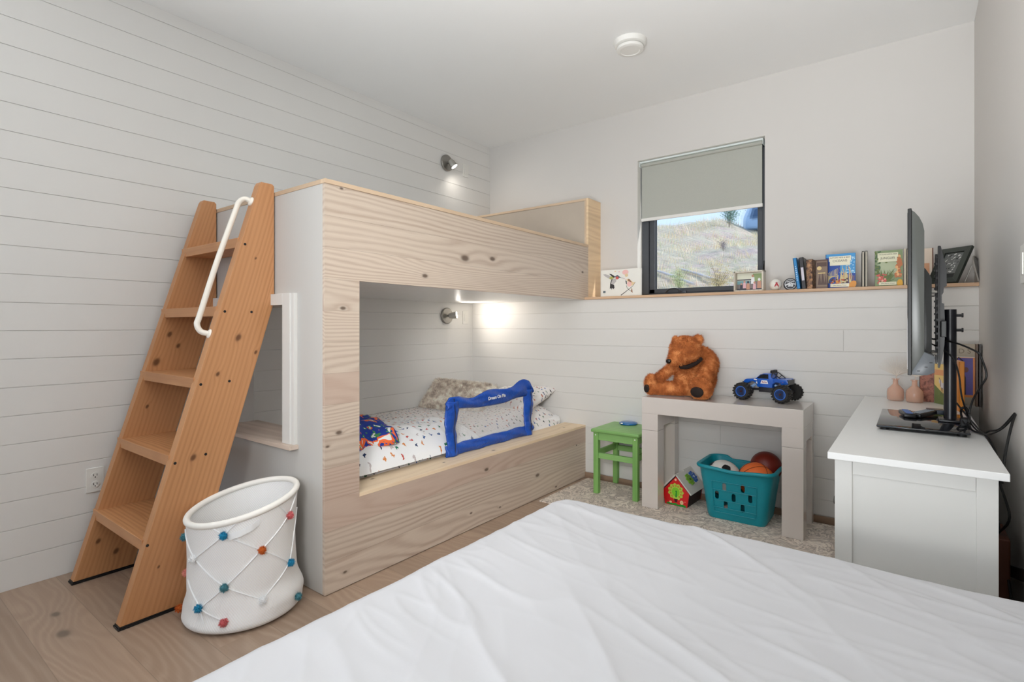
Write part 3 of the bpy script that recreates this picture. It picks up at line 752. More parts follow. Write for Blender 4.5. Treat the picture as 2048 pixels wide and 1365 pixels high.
strip(bm, IN, gtop, .0, 1.0, 70)
strip(bm, lambda s: .412, lambda s: .476, 0, 1, 60)
def side(bm, a, b, wob):
    def f(u, v):
        t = v; s = (a+(b-a)*u)+wob*math.sin(t*9)*.006+.0
        z = .412+(.735-.412)*t
        return (gx(s, t)+.016*math.sin(PI*u)+.0012*math.sin(t*40), Y0_+(Y1_-Y0_)*s, z)
    grid(bm, f, 12, 50)
side(bm, .0, .105, 1); side(bm, .90, 1.0, -1)
part('fabric_sleeve', evaluated(bm, [('SOLIDIFY', {'thickness': .012, 'offset': 0})]), GB, gd, 180, world=True)
for s in (.055, .95): bm = B(); tube(bm, [(1.062, Y0_+(Y1_-Y0_)*s+.006*math.sin(k*.9), .415+.34*k/12) for k in range(13)], .0025, 6); part('zip', bm, paint(16, 24, 60, .5), gd, True, world=True)
n_ = N('mesh_netting'); gp = n_.xyz(n_.pos()); s1 = n_.M('SINE', n_.M('MULTIPLY', gp[1], 1100)); s2 = n_.M('SINE', n_.M('MULTIPLY', gp[2], 1100))
n_.out(rgb(220, 218, 216, 1.2), .8); n_.put(n_.b.inputs['Alpha'], n_.M('MULTIPLY_ADD', n_.M('MAXIMUM', s1, s2), .10, .13)); MESHM = n_.m
bm = B(); box(bm, 1.028, 1.029, Y0_+.09, Y1_-.085, .47, .705); part('mesh_window', bm, MESHM, gd, world=True, label='white see-through mesh')
bm = text_bm('Dream On Me', .030, face_mx((1.068, -1.225, .722), (0, 1, .03), (0, -.03, 1)), bold=.0006)
part('lettering', bm, paint(236, 238, 244, .6), gd, world=True, label='white embroidered lettering')

# ------------------------------------------------------------------ wall lamps, switches, outlet, detector
def wall_light(z, aim, label, power):
    t = thing('wall_light', label, 'wall lamp', (.0, -.6, z), group=None)
    bm = B(); lathe(bm, [(.0, .002), (.066, .002), (.070, .006), (.070, .016), (.064, .021), (.0, .021)], seg=32, axis='x'); part('backplate', bm, STEEL, t, 30)
    bm = B(); tube(bm, [(.02, 0, 0), (.05, 0, 0)], .009, 12); ball(bm, (.052, 0, 0), .013, u=12, v=8); part('arm', bm, STEEL, t, True)
    d = Vector(aim).normalized(); c0 = Vector((.060, 0, 0)); a = c0-d*.018; b = c0+d*.048
    bm = B(); tube(bm, [a, a+d*.004, a+d*.02, b-d*.003, b], [.016, .021, .027, .031, .031], 20, cap=True); part('lamp_head', bm, paint(168, 166, 160, .35, metal=.8), t, 30)
    n = N('lamp_lens'); n.b.inputs['Emission Color'].default_value = (1, .95, .88, 1); n.b.inputs['Emission Strength'].default_value = 9
    bm = B(); tube(bm, [b+d*.0005, b+d*.003], .027, 20); part('lens', bm, n.out((1, 1, 1, 1), .3), t)
    q = d.to_track_quat('-Z', 'Y').to_euler()
    s = lamp('spot', 'SPOT', Vector((0, -.6, z))+b+d*.006, power, (1, .93, .84), q, spot_size=math.radians(176), spot_blend=1, shadow_soft_size=.025)
    return t
wall_light(2.597, (.45, .38, -.8), 'small brushed metal swivel wall lamp above the upper bunk', 5.0)
wall_light(1.274, (.80, .55, .12), 'small brushed metal swivel wall lamp inside the lower bunk', 10)
for z, lb_ in ((2.588, 'white rocker switch plate beside the upper wall lamp'), (1.262, 'white rocker switch plate beside the lower wall lamp')):
    t = thing('light_switch', lb_, 'light switch', (0, -.352, z))
    bm = B(); box(bm, .0005, .006, -.036, .036, -.058, .058, .002); part('plate', bm, TRIMW, t)
    bm = B(); box(bm, .006, .009, -.017, .017, -.034, .034, .001); part('rocker', bm, TRIMW, t)
t = thing('wall_outlet', 'white double power outlet low on the shiplap wall behind the ladder', 'outlet', (0, -3.07, .424))
bm = B(); box(bm, .0005, .006, -.036, .036, -.06, .06, .002); part('cover_plate', bm, TRIMW, t)
for s in (-.022, .022):
    bm = B(); prism(bm, circ(0, s, .017, .0155, 14), 'x', .006, .009); r_ = part('receptacle', bm, paint(226, 224, 218, .4, k=1.1), t)
    bm = B(); box(bm, .0088, .0094, -.008, -.0055, s-.002, s+.008); box(bm, .0088, .0094, .0055, .008, s-.002, s+.008); prism(bm, circ(0, s-.008, .0028, n=8), 'x', .0088, .0094); part('slots', bm, BLACKM, r_)
t = thing('light_switch', 'white switch plate on the plain right-hand wall at the frame edge', 'light switch', (RX, -1.655, 1.375))
bm = B(); box(bm, -.006, -.0005, -.045, .045, -.06, .06, .002); part('plate', bm, TRIMW, t)
bm = B(); box(bm, -.009, -.006, -.017, .017, -.034, .034, .001); part('rocker', bm, TRIMW, t)
t = thing('smoke_detector', 'round white smoke detector on the ceiling', 'smoke detector', (1.875, -.96, CEIL))
bm = B(); lathe(bm, [(.0, -.0005), (.098, -.0005), (.098, -.005), (.090, -.026), (.078, -.030), (.0, -.030)], seg=48); part('base', bm, TRIMW, t, 30)
bm = B(); lathe(bm, [(.0, -.030), (.066, -.030), (.066, -.036), (.0, -.036)], seg=48); part('vent_gap', bm, paint(70, 68, 62, .6), t, 30)
bm = B(); lathe(bm, [(.0, -.036), (.078, -.036), (.080, -.042), (.078, -.052), (.066, -.057), (.058, -.057), (.054, -.053), (.0, -.054)], seg=48); part('cover', bm, TRIMW, t, 30)
# housing made up for the added overhead fill, out of view
t = thing('overhead_fill_panel', 'added square overhead fill panel above the double bed, out of view', 'ceiling light', (2.05, -2.75, CEIL))
bm = B(); box(bm, -.28, .28, -.28, .28, -.03, -.001, .01); part('housing', bm, TRIMW, t)

# ------------------------------------------------------------------ rug
n_ = N('rug_pile'); pw = n_.pos(True); r1 = n_.noise(pw, 7.5, 4, .55, 1.5); r2 = n_.noise(pw, 40, 3, .6, .8)
rc_ = n_.ramp(r1, [(.34, rgb(176, 164, 152, 1.45)), (.44, rgb(206, 196, 184, 1.45)), (.49, rgb(146, 134, 124, 1.35)), (.53, rgb(200, 188, 176, 1.45)), (.60, rgb(158, 146, 136, 1.35)), (.70, rgb(204, 194, 182, 1.45))])
rc2 = n_.mix(n_.M('MULTIPLY', n_.M('GREATER_THAN', r2, .55), .22), rc_, rgb(140, 130, 122, 1.3)); n_.bump(r2, .4, .004)
RUGM = n_.out(rc2, .95)
bm = B(); box(bm, 1.215, 3.44, -.96, -.285, .0005, .0075, .002)
solo('area_rug', bm, [RUGM], 'grey and beige patterned rug under the stool and the white console', 'rug', (2.3, -.6, 0), world=True)
FZ = .008

# ------------------------------------------------------------------ green stool
G1 = wood('green_stain', rgb(122, 166, 92, 1.35), rgb(84, 134, 60, 1.2), 'z', 'x', 22, 2, 3, contrast=.3, fibre=.4, tone=.02)
G2 = wood('green_stain_across', rgb(130, 172, 104, 1.35), rgb(92, 140, 68, 1.25), 'x', 'y', 18, 2, 3, contrast=.3, fibre=.4, tone=.02, rough=.4)
st = thing('wooden_stool', 'small green stained wooden stool between the bunk and the white console', 'stool', (1.595, -.425, FZ))
bm = B(); box(bm, -.178, .182, -.186, .190, .431, .455, .008, seg=3); part('seat', bm, G2, st, 40)
lx = (-.147, .147); ly = (-.150, .155)
for x in lx:
    for y in ly:
        bm = B(); box(bm, x-.0185, x+.0185, y-.0185, y+.0185, 0, .431, .003); lg_ = part('leg', bm, G1, st)
        if y < 0:
            bm = B(); lathe(bm, [(.0055, -.002), (.004, -.0035), (0, -.004)], (x, y-.0175, .412), 10, axis='y'); part('screw_cap', bm, paint(210, 214, 200, .4), lg_)
for y in ly: bm = B(); box(bm, lx[0], lx[1], y-.011, y+.009, .377, .431, .001); part('apron', bm, G2, st)
for x in lx: bm = B(); box(bm, x-.010, x+.010, ly[0], ly[1], .377, .431, .001); part('apron', bm, G1, st)
for y in ly: bm = B(); box(bm, lx[0], lx[1], y-.010, y+.010, .248, .286, .001); part('stretcher', bm, G2, st)
for x in lx: bm = B(); box(bm, x-.010, x+.010, ly[0], ly[1], .262, .300, .001); part('stretcher', bm, G1, st)
bm = B(); lathe(bm, [(0, 0), (.060, 0), (.066, .006), (.064, .013), (.052, .018), (.0, .020)], seg=32)
dk = solo('blue_toy_base', bm, [paint(20, 96, 158, .25, coat=.5)], 'small round glossy blue toy base on the green stool seat', 'toy base', (1.56, -.30, FZ+.4555), 40)
bm = B(); box(bm, -.03, -.014, -.066, -.058, .008, .016, .002); part('painted_glint', bm, paint(230, 240, 244, .3), dk)  # small pale block standing in for a highlight on the gloss

# ------------------------------------------------------------------ console table
CON = paint(205, 197, 190, .22, k=1.15, var=.01, coat=.5)
ct = thing('console_table', 'glossy pale grey console table against the back wall carrying the bear and the truck', 'console table', (2.28, -.457, FZ))
cx0, cx1, cy0, cy1 = -.466, .468, -.190, .185
bm = B(); box(bm, cx0, cx1, cy0, cy1, .608, .715, .0015)
for x0, x1 in ((cx0, cx0+.108), (cx1-.108, cx1)):
    for y0, y1 in ((cy0, cy0+.105), (cy1-.07, cy1)): box(bm, x0, x1, y0, y1, .502, .608, .0015)
    box(bm, x0+.01, x1-.0015, cy0+.05, cy1-.02, .525, .608)
part('top_section', bm, CON, ct)
for x0, x1 in ((cx0, cx0+.108), (cx1-.108, cx1)):
    for y0, y1 in ((cy0, cy0+.105), (cy1-.07, cy1)):
        bm = B(); box(bm, x0, x1, y0, y1, 0, .5005, .0015); part('leg', bm, CON, ct)
CT = FZ+.7155

# ------------------------------------------------------------------ teddy bear
n_ = N('teddy_plush'); FB = n_.out(n_.ramp(n_.noise(n_.pos(), 16, 3, .6), [(.32, rgb(146, 80, 38, 1.35)), (.5, rgb(172, 100, 50, 1.4)), (.68, rgb(206, 142, 86, 1.45))]), .9)
tb = thing('teddy_bear', 'brown plush teddy bear slumped with bowed head on the white console', 'teddy bear', (2.05, -.43, CT))
bm = B()
E_ = lambda c, r, rot=None: ball(bm, (c[0]-2.05, c[1]+.43, c[2]-CT), r, rot, u=24, v=16)
E_((2.095, -.385, .845), (.112, .100, .122)); E_((2.125, -.365, .93), (.092, .085, .105)); E_((2.105, -.37, .99), (.075, .07, .06)); E_((2.035, -.445, .835), (.076, .066, .105))
E_((2.055, -.515, 1.030), (.100, .088, .088)); E_((2.030, -.570, .988), (.064, .058, .052), (.2, 0, .5)); E_((2.006, -.600, .962), (.040, .038, .034))
E_((1.975, -.475, 1.092), (.024, .016, .028)); E_((2.122, -.475, 1.095), (.036, .017, .036), (0, .4, 0))
for k in range(6): t_ = k/5; E_((1.985-.108*t_, -.44-.06*t_, .940-.100*t_), .038-.003*t_)
for k in range(6): t_ = k/5; E_((2.178-.002*t_, -.42-.09*t_, .935-.075*t_), .048-.002*t_)
for k in range(6): t_ = k/5; E_((2.0-.14*t_, -.46-.07*t_, .772), (.050-.004*t_, .050-.004*t_, .046-.004*t_))
E_((1.836, -.548, .796), (.042, .048, .070), (0, 0, .5))
for k in range(6): t_ = k/5; E_((2.15+.02*t_, -.44-.08*t_, .776), .052-.004*t_)
E_((2.168, -.572, .795), (.072, .046, .070), (0, 0, -.1))
for v in bm.verts: v.co.z = max(v.co.z, .003)
bm = evaluated(bm, [('REMESH', {'mode': 'VOXEL', 'voxel_size': .0055}), ('SMOOTH', {'factor': .5, 'iterations': 2})])
for f in bm.faces: f.smooth = True
fur(bm, 34000, .0115, .0009, droop=.5, seed=5, zmin=.001)
part('body', bm, FB, tb, 80)
DK = paint(34, 20, 14, .8, k=.9)
bm = B(); ball(bm, (1.990-2.05, -.636+.43, .960-CT), (.019, .013, .016)); part('nose', bm, paint(22, 18, 16, .15, k=.9), tb, True)
bm = B(); ball(bm, (2.162-2.05, -.620+.43, .775-CT), (.042, .012, .033), (.0, 0, -.1)); part('foot_pad', bm, DK, tb, True, label='black sole pad')
bm = B(); ball(bm, (1.824-2.05, -.592+.43, .772-CT), (.022, .010, .028), (0, .2, -.35)); part('foot_pad', bm, DK, tb, True, label='black sole pad')
bm = B(); tube(bm, smooth_path([(-.02, -.130, .200), (.03, -.120, .200), (.075, -.09, .226), (.10, -.06, .256)], 5), [.006]+[.014]*14+[.008], 8); part('chin_shadow', bm, DK, tb, True, label='dark strip painted in as the shadow under the chin')  # added dark strip standing in for the shadow below the head

# ------------------------------------------------------------------ toy truck
TA = math.atan2(-.044, .227)
tk = thing('toy_truck', 'blue radio controlled monster truck toy with big knobbly tyres on the white console', 'toy truck', (2.508, -.312, CT), TA)
BL = paint(22, 84, 178, .25, k=1.25, coat=.6); TYRE = paint(44, 42, 40, .8, k=1); RIM = paint(54, 104, 190, .35, k=1.2)
def wheel(x, y):
    w_ = bpy.data.objects.new('wheel', None); COL.objects.link(w_); w_.parent = tk; w_.location = (x, y, .053)
    bm = B(); lathe(bm, [(.030, -.026), (.044, -.028), (.0495, -.022), (.0505, 0), (.0495, .022), (.044, .028), (.030, .026), (.030, -.026)], seg=36, axis='y')
    for k in range(18):
        a = 2*PI*k/18
        for s in (-1, 1):
            m = Matrix.Rotation(a+(.0 if s > 0 else PI/18), 4, 'Y')
            box(bm, -.0045, .0045, s*.002, s*.029, .0475, .0535, .0008, seg=1, M=m)
    part('tyre', bm, TYRE, w_, 40)
    bm = B(); s = 1 if y > 0 else -1
    lathe(bm, [(.0305, s*.026), (.0325, s*.0285), (.029, s*.029), (.026, s*.020), (.012, s*.016), (.010, s*.024), (0, s*.024)], seg=32, axis='y'); part('rim', bm, RIM, w_, 30)
    bm = B(); lathe(bm, [(.0, s*.012), (.0235, s*.012), (.0235, s*.0205), (0, s*.0205)], seg=24, axis='y')
    lathe(bm, [(.0075, s*.024), (.006, s*.029), (0, s*.029)], seg=12, axis='y'); part('hub', bm, paint(60, 24, 20, .4, k=1), w_, 30)
for x in (-.117, .117):
    for y in (-.103, .103): wheel(x, y)
bm = B()
side_p = [(-.140, .098), (-.132, .118), (-.118, .126), (-.062, .131), (-.030, .158), (-.012, .166), (.030, .167), (.034, .140), (.052, .136), (.120, .136), (.128, .132), (.132, .108), (.105, .104), (.092, .100), (.086, .112), (.062, .116), (.042, .104), (.040, .080), (-.050, .080), (-.056, .104), (-.078, .114), (-.10, .108), (-.112, .098)]
prism(bm, side_p, 'y', -.050, .050, .003)
for y in (-.052, .046): box(bm, .045, .125, y, y+.006, .118, .137, .001)
part('body_shell', bm, BL, tk, 30)
bm = B()
for y, s in ((-.0506, 1), (.0506, -1)):
    prism(bm, [(-.052, .134), (-.026, .158), (-.010, .162), (.018, .162), (.018, .134)], 'y', y, y+s*.0008)
prism(bm, [(-.059, .135), (-.033, .159), (-.0325, .1585), (-.0585, .1342)], 'y', -.042, .042); part('window_glass', bm, paint(20, 30, 40, .1, k=1), tk)
bm = B(); box(bm, .128, .134, -.046, .046, .104, .134, .001); part('tailgate', bm, paint(60, 62, 64, .4, k=1), tk)
bm = B(); box(bm, -.146, -.138, -.045, .045, .094, .108, .003); part('bumper', bm, paint(60, 62, 64, .4, k=1), tk)
bm = B(); box(bm, -.050, .042, -.030, .030, .048, .080, .003); box(bm, -.125, .125, -.010, .010, .055, .066, .002)
for x in (-.117, .117): tube(bm, [(x, -.09, .053), (x, .09, .053)], .010, 10); box(bm, x-.018, x+.018, -.018, .018, .036, .072, .004)
part('chassis', bm, paint(52, 50, 54, .5, k=1), tk, 30)
for x, s in ((-.092, 1), (.092, -1)):
    for y in (-.058, .058):
        bm = B(); tube(bm, [(x-s*.012, y, .062), (x+s*.034, y*.85, .098)], .0075, 10)
        for k in range(6): p = k/6; tube(bm, [(x-s*.012+s*.046*p, y*(1-.15*p), .062+.036*p), (x-s*.012+s*.046*(p+.06), y*(1-.15*p), .062+.036*(p+.06))], .0095, 10)
        part('shock_absorber', bm, paint(130, 160, 200, .35, k=1.1), tk, 30)
for y in (-.038, .038): bm = B(); tube(bm, smooth_path([(.032, y, .138), (.036, y, .166), (.046, y, .168), (.085, y, .138)], 4), .0028, 8); tube(bm, [(.062, y, .154), (.046, y, .138)], .0022, 6); part('roll_bar', bm, BLACKP, tk, True)
bm = B(); tube(bm, [(.036, -.04, .170), (.036, .04, .170)], .0028, 8)
for y in (-.033, -.011, .011, .033): lathe(bm, [(.0, -.007), (.009, -.007), (.010, .002), (0, .006)], (.033, y, .178), 12, axis='x')
part('light_bar', bm, BLACKP, tk, 30)
m = face_mx((-.0, -.0512, .112), (1, 0, 0), (0, 0, 1))
bm = decal(m, [(0, [(-.030, -.009), (.018, -.009), (.011, .012), (-.023, .012)]), (0, [(-.072, .012), (-.052, .009), (-.050, .014), (-.066, .018)]), (0, [(-.058, .0), (-.052, -.012), (-.048, -.012), (-.050, .002)]), (2, [(.100, .004), (.116, .008), (.118, .018), (.104, .016)])])
join(bm, decal(m @ Matrix.Translation((0, 0, .0002)), [(1, rect(-.020+k*.0075, -.004, -.0155+k*.0075, .006-(k % 2)*.002)) for k in range(4)]))
part('side_sticker', bm, [paint(226, 232, 244, .4), paint(150, 60, 80, .4), paint(210, 90, 30, .4)], tk, label='white door sticker with small reddish marks')

# ------------------------------------------------------------------ wooden house toy
RED = paint(196, 26, 30, .35, k=1.3, coat=.3)
hs_ = thing('toy_house', 'red wooden toy house with peacock picture and white roof on the rug', 'toy house', (1.995, -.385, FZ), -.05)
bm = B(); prism(bm, [(-.074, 0), (.074, 0), (.088, .09), (0, .188), (-.088, .09)], 'y', -.122, -.110, .001); part('front_wall', bm, RED, hs_)
bm = B(); prism(bm, [(-.074, 0), (.074, 0), (.088, .09), (0, .188), (-.088, .09)], 'y', .110, .122, .001); part('back_wall', bm, RED, hs_)
for s in (-1, 1):
    bm = B(); prism(bm, [(s*.068, 0), (s*.074, 0), (s*.088, .09), (s*.082, .09)], 'y', -.110, .110)
    part('side_wall', bm, paint(40, 16, 18, .5, k=1), hs_, label='dark side wall')
WR = paint(206, 200, 192, .5, k=1.15)
for s in (-1, 1):
    bm = B(); nx, nz = s*.7465, .665; dx, dz = s*.665, -.7465
    L_ = .150; T_ = .009; o = Vector((s*.001, 0, .197)) 
    def P3(a, b): return (o.x+dx*a+nx*b, o.z+dz*a+nz*b)
    prism(bm, [P3(0, 0), P3(L_, 0), P3(L_, T_), P3(0, T_)], 'y', -.128, .128, .0012)
    if s > 0:
        prism(bm, [P3(-.0, 0), P3(-.012, .0), P3(-.012, T_), P3(0, T_)], 'y', .0, .128, .001)
        q = part('roof_panel', bm, WR, hs_)
        mr = face_mx((o.x+nx*T_, 0, o.z+nz*T_), (0, 1, 0), (-dx, 0, -dz)); mr = mr
        for (yy, aa, c, nm) in ((-.018, .062, 0, 'green wooden gear'), (.050, .058, 1, 'blue wooden gear')):
            g = B(); pts = []
            for k in range(32): r = .040 if (k//2) % 2 else .032; a = 2*PI*k/32; pts.append((yy+r*math.cos(a), -aa+r*math.sin(a)))
            t3 = bmesh.new(); A = [t3.verts.new(mr @ Vector((p[0], p[1], .001))) for p in pts]; Bq = [t3.verts.new(mr @ Vector((p[0], p[1], .009))) for p in pts]
            t3.faces.new(A[::-1]); t3.faces.new(Bq)
            for i in range(32): j = (i+1) % 32; t3.faces.new((A[i], A[j], Bq[j], Bq[i]))
            bmesh.ops.recalc_face_normals(t3, faces=t3.faces[:]); join(g, t3, 0)
            d = decal(mr @ Matrix.Translation((0, 0, .0092)), [(1, circ(yy, -aa, .009))]+[(1, circ(yy+.022*math.cos(a), -aa+.022*math.sin(a), .003, n=8)) for a in [k*PI/3 for k in range(6)]]); join(g, d)
            part('gear', g, [(paint(110, 158, 36, .4), paint(40, 60, 20, .5)), (paint(28, 82, 160, .4), paint(200, 210, 230, .5))][c], q, label=nm)
    else: part('roof_panel', bm, WR, hs_)
fm = face_mx((0, -.1225, 0), (1, 0, 0), (0, 0, 1))
scal = [((.050+.004*math.cos(11*a))*math.cos(a), .092+(.052+.004*math.cos(11*a))*math.sin(a)) for a in [2*PI*k/88 for k in range(88)]]
sh_ = [(0, scal), (4, stroke([(-.012, .045), (0, .03), (.012, .045)], .006)), (4, rect(-.008, .024, .010, .045)), (1, circ(0, .090, .026, .030)), (2, stroke([(.002, .055), (.004, .092)], .012, .007)), (2, circ(.003, .094, .006))]
for k in range(11):
    a = math.radians(-50+k*28); sh_ += [(3, circ(.037*math.cos(a), .092+.039*math.sin(a), .0062, n=10)), (0, circ(.037*math.cos(a), .092+.039*math.sin(a), .0035, n=8))]
sh_ += [(2, [(-.062, .004), (.068, .0), (.068, .012), (.04, .018), (.02, .010), (0, .018), (-.02, .012), (-.045, .018), (-.062, .012)]), (5, circ(.040, .028, .012, .014, n=10)), (3, circ(.040, .028, .002)), (5, circ(-.035, .020, .009, .007, n=10)), (5, circ(-.001, .170, .008, .008, n=8)), (5, circ(.062, .036, .003, n=6))]
part('peacock_picture', decal(fm, sh_), [paint(168, 196, 70, .5), paint(120, 190, 40, .5), paint(30, 130, 40, .5), paint(180, 60, 24, .5), paint(60, 16, 16, .5), paint(230, 180, 140, .5)], hs_, label='green scalloped peacock picture')

# ------------------------------------------------------------------ laundry basket and balls
TEAL = paint(12, 134, 148, .35, k=1.25, var=.02)
lb_ = thing('laundry_basket', 'teal plastic basket holding balls under the white console', 'basket', (2.375, -.455, FZ))
def rr(hx, hy, r, n=8):
    o = []
    for cx_, cy_, a0 in ((hx-r, hy-r, 0), (-hx+r, hy-r, PI/2), (-hx+r, -hy+r, PI), (hx-r, -hy+r, 1.5*PI)):
        for k in range(n+1): a = a0+PI/2*k/n; o.append((cx_+r*math.cos(a), cy_+r*math.sin(a)))
    return o
def rimz(x, y): return .308+.014*math.cos(x*11)*(1 if y < 0 else .2)*0+(-.012*math.exp(-(x/.10)**2) if y < 0 else -.020*(1 if -.10 < x < .12 else 0))+.010
bm = B(); levels = [(0, .162, .118, .04), (.02, .172, .126, .045), (.15, .188, .142, .05), (.27, .206, .158, .055), (.302, .212, .165, .06)]
ring = []; 
def dens(p, m=3):
    o = []
    for i in range(len(p)):
        a, b = p[i], p[(i+1) % len(p)]; L = math.hypot(b[0]-a[0], b[1]-a[1]); n = max(1, int(L/.02))
        for k in range(n): o.append((a[0]+(b[0]-a[0])*k/n, a[1]+(b[1]-a[1])*k/n))
    return o
for z, hx, hy, r in levels:
    # same parameter count: sample by angle index
    pts = rr(hx, hy, r, 6); o = []
    for i in range(len(pts)):
        a, b = pts[i], pts[(i+1) % len(pts)]; n = 10 if i in (6, 13, 20, 27) else 1
        for k in range(n): o.append((a[0]+(b[0]-a[0])*k/n, a[1]+(b[1]-a[1])*k/n))
    ring.append([bm.verts.new((x, y, z if z < .3 else rimz(x, y))) for x, y in o])
for a, b in zip(ring, ring[1:]):
    for k in range(len(a)): bm.faces.new((a[k], a[(k+1) % len(a)], b[(k+1) % len(a)], b[k]))
bm.faces.new(ring[0][::-1]); top_ring = [v.co.copy() for v in ring[-1]]
bmesh.ops.recalc_face_normals(bm, faces=bm.faces[:])
bm = evaluated(bm, [('SOLIDIFY', {'thickness': .004, 'offset': -1})])
slots = bmesh.new()
for (sx, sz) in ((-.055, .205), (.050, .215), (-.100, .150), (-.003, .148), (.090, .160), (-.050, .095), (.046, .092)):
    prism(slots, [(sx+.0115*math.cos(a), sz+.0115*math.sin(a)+(.013 if math.sin(a) >= 0 else -.013)) for a in [2*PI*k/16+.001 for k in range(16)]], 'y', -.30, -.05)
sme = bpy.data.meshes.new('c'); slots.to_mesh(sme); slots.free(); so = bpy.data.objects.new('c', sme); COL.objects.link(so)
bm = evaluated(bm, [('BOOLEAN', {'operation': 'DIFFERENCE', 'object': so, 'solver': 'EXACT'})])
bpy.data.objects.remove(so)
part('tub', bm, TEAL, lb_, 35)
bm = B(); tube(bm, [(p.x*1.03, p.y*1.035, p.z) for p in top_ring], .0115, 10, closed=True); part('rim', bm, TEAL, lb_, True)
bm = B(); yb = lambda z: -(.118+(.158-.118)*z/.27)-.0045
def yy_(z): return -(.1285+ .125*max(0, z-.02)*.98)-.0035
def bead(p, q): tube(bm, [(p[0], yy_(p[1])+.002, p[1]), (q[0], yy_(q[1])+.002, q[1])], .0022, 6)
bead((-.128, .235), (.128, .235)); bead((-.118, .045), (.118, .045)); bead((-.128, .235), (-.118, .045)); bead((.128, .235), (.118, .045))
for z in (.185, .12, .075): bead((-.123, z), (.123, z))
part('front_ribs', bm, TEAL, lb_, True)
# balls
def ico_ball(): pass
bm = B(); ball(bm, (0, 0, 0), .108, u=40, v=24)
sb = thing('soccer_ball', 'white and black soccer ball in the left of the teal basket', 'ball', (2.275, -.465, .232), rot=(.15, .30, .2))
part('cover', bm, paint(216, 212, 206, .4, k=1.2), sb, True)
ph = (1+5**.5)/2
for v in [(0, s*1, t*ph) for s in (-1, 1) for t in (-1, 1)]+[(s*1, t*ph, 0) for s in (-1, 1) for t in (-1, 1)]+[(t*ph, 0, s*1) for s in (-1, 1) for t in (-1, 1)]:
    d = Vector(v).normalized(); u_ = d.orthogonal().normalized(); w_ = d.cross(u_)
    bm = B(); C_ = bm.verts.new(d*.1095); rg = [bm.verts.new((d+(u_*math.cos(2*PI*k/20)+w_*math.sin(2*PI*k/20))*(.27 if k % 4 == 0 else .235)).normalized()*.1090) for k in range(20)]
    for k in range(20): bm.faces.new((C_, rg[k], rg[(k+1) % 20]))
    part('black_patch', bm, BLACKP, sb, True)
def basketball(loc, r, col, lab, line, rot):
    t = thing('basketball', lab, 'ball', loc, rot=rot); bm = B(); ball(bm, (0, 0, 0), r, u=40, v=24)
    n = N('ball_leather'); n.bump(n.noise(n.pos(), 420, 1), .5, .001); part('cover', bm, n.out(col, .55), t, True)
    bm = B(); rr_ = r*1.0005
    for k in range(2): tube(bm, [Matrix.Rotation(k*PI/2, 3, 'Z') @ Vector((rr_*math.cos(a), 0, rr_*math.sin(a))) for a in [2*PI*j/64 for j in range(64)]], .0016, 6, closed=True)
    tube(bm, [(rr_*math.cos(a), rr_*math.sin(a), 0) for a in [2*PI*j/64 for j in range(64)]], .0016, 6, closed=True)
    for s in (-1, 1):
        pts = [Vector((math.cos(a), s*(.42+.40*abs(math.sin(a))), math.sin(a))).normalized()*rr_ for a in [2*PI*j/64 for j in range(64)]]
        tube(bm, pts, .0016, 6, closed=True)
    part('seam_lines', bm, line, t, True)
basketball((2.468, -.468, .252), .104, rgb(238, 98, 44, 1.5), 'bright orange basketball at the front of the teal basket', paint(60, 20, 10, .6, k=1), (.5, .3, .8))
bm = B()
t = thing('playground_ball', 'dark maroon ball at the back right of the teal basket', 'ball', (2.505, -.375, .320), rot=(.2, .1, 0))
ball(bm, (0, 0, 0), .090, u=40, v=24); part('cover', bm, paint(104, 26, 12, .45, k=1.2), t, True)
bm = B(); lathe(bm, [(0, .0015), (.012, .0015), (.012, 0)], seg=16, M=Matrix.Rotation(1.9, 4, 'X') @ Matrix.Rotation(0, 4, 'Z') @ Matrix.Translation((0, 0, .0895))); part('valve_patch', bm, paint(200, 190, 190, .5), t)
# loose toys in the bottom of the basket, glimpsed through the slots
bm = B(); box(bm, -.05, .05, -.03, .03, 0, .05, .012); solo('foam_block', bm, [paint(226, 200, 190, .7)], 'pale pink foam block glimpsed through the basket slots', 'toy', (2.33, -.48, FZ+.0065))
bm = B(); lathe(bm, [(0, 0), (.04, 0), (.045, .02), (.03, .05), (0, .055)], seg=20); solo('toy_cup', bm, [paint(190, 60, 50, .5)], 'small red toy low in the right of the basket', 'toy', (2.44, -.40, FZ+.0065), 40)

# ------------------------------------------------------------------ ledge things
def cover_mats(*c): return [paint(*x, .4) for x in c]
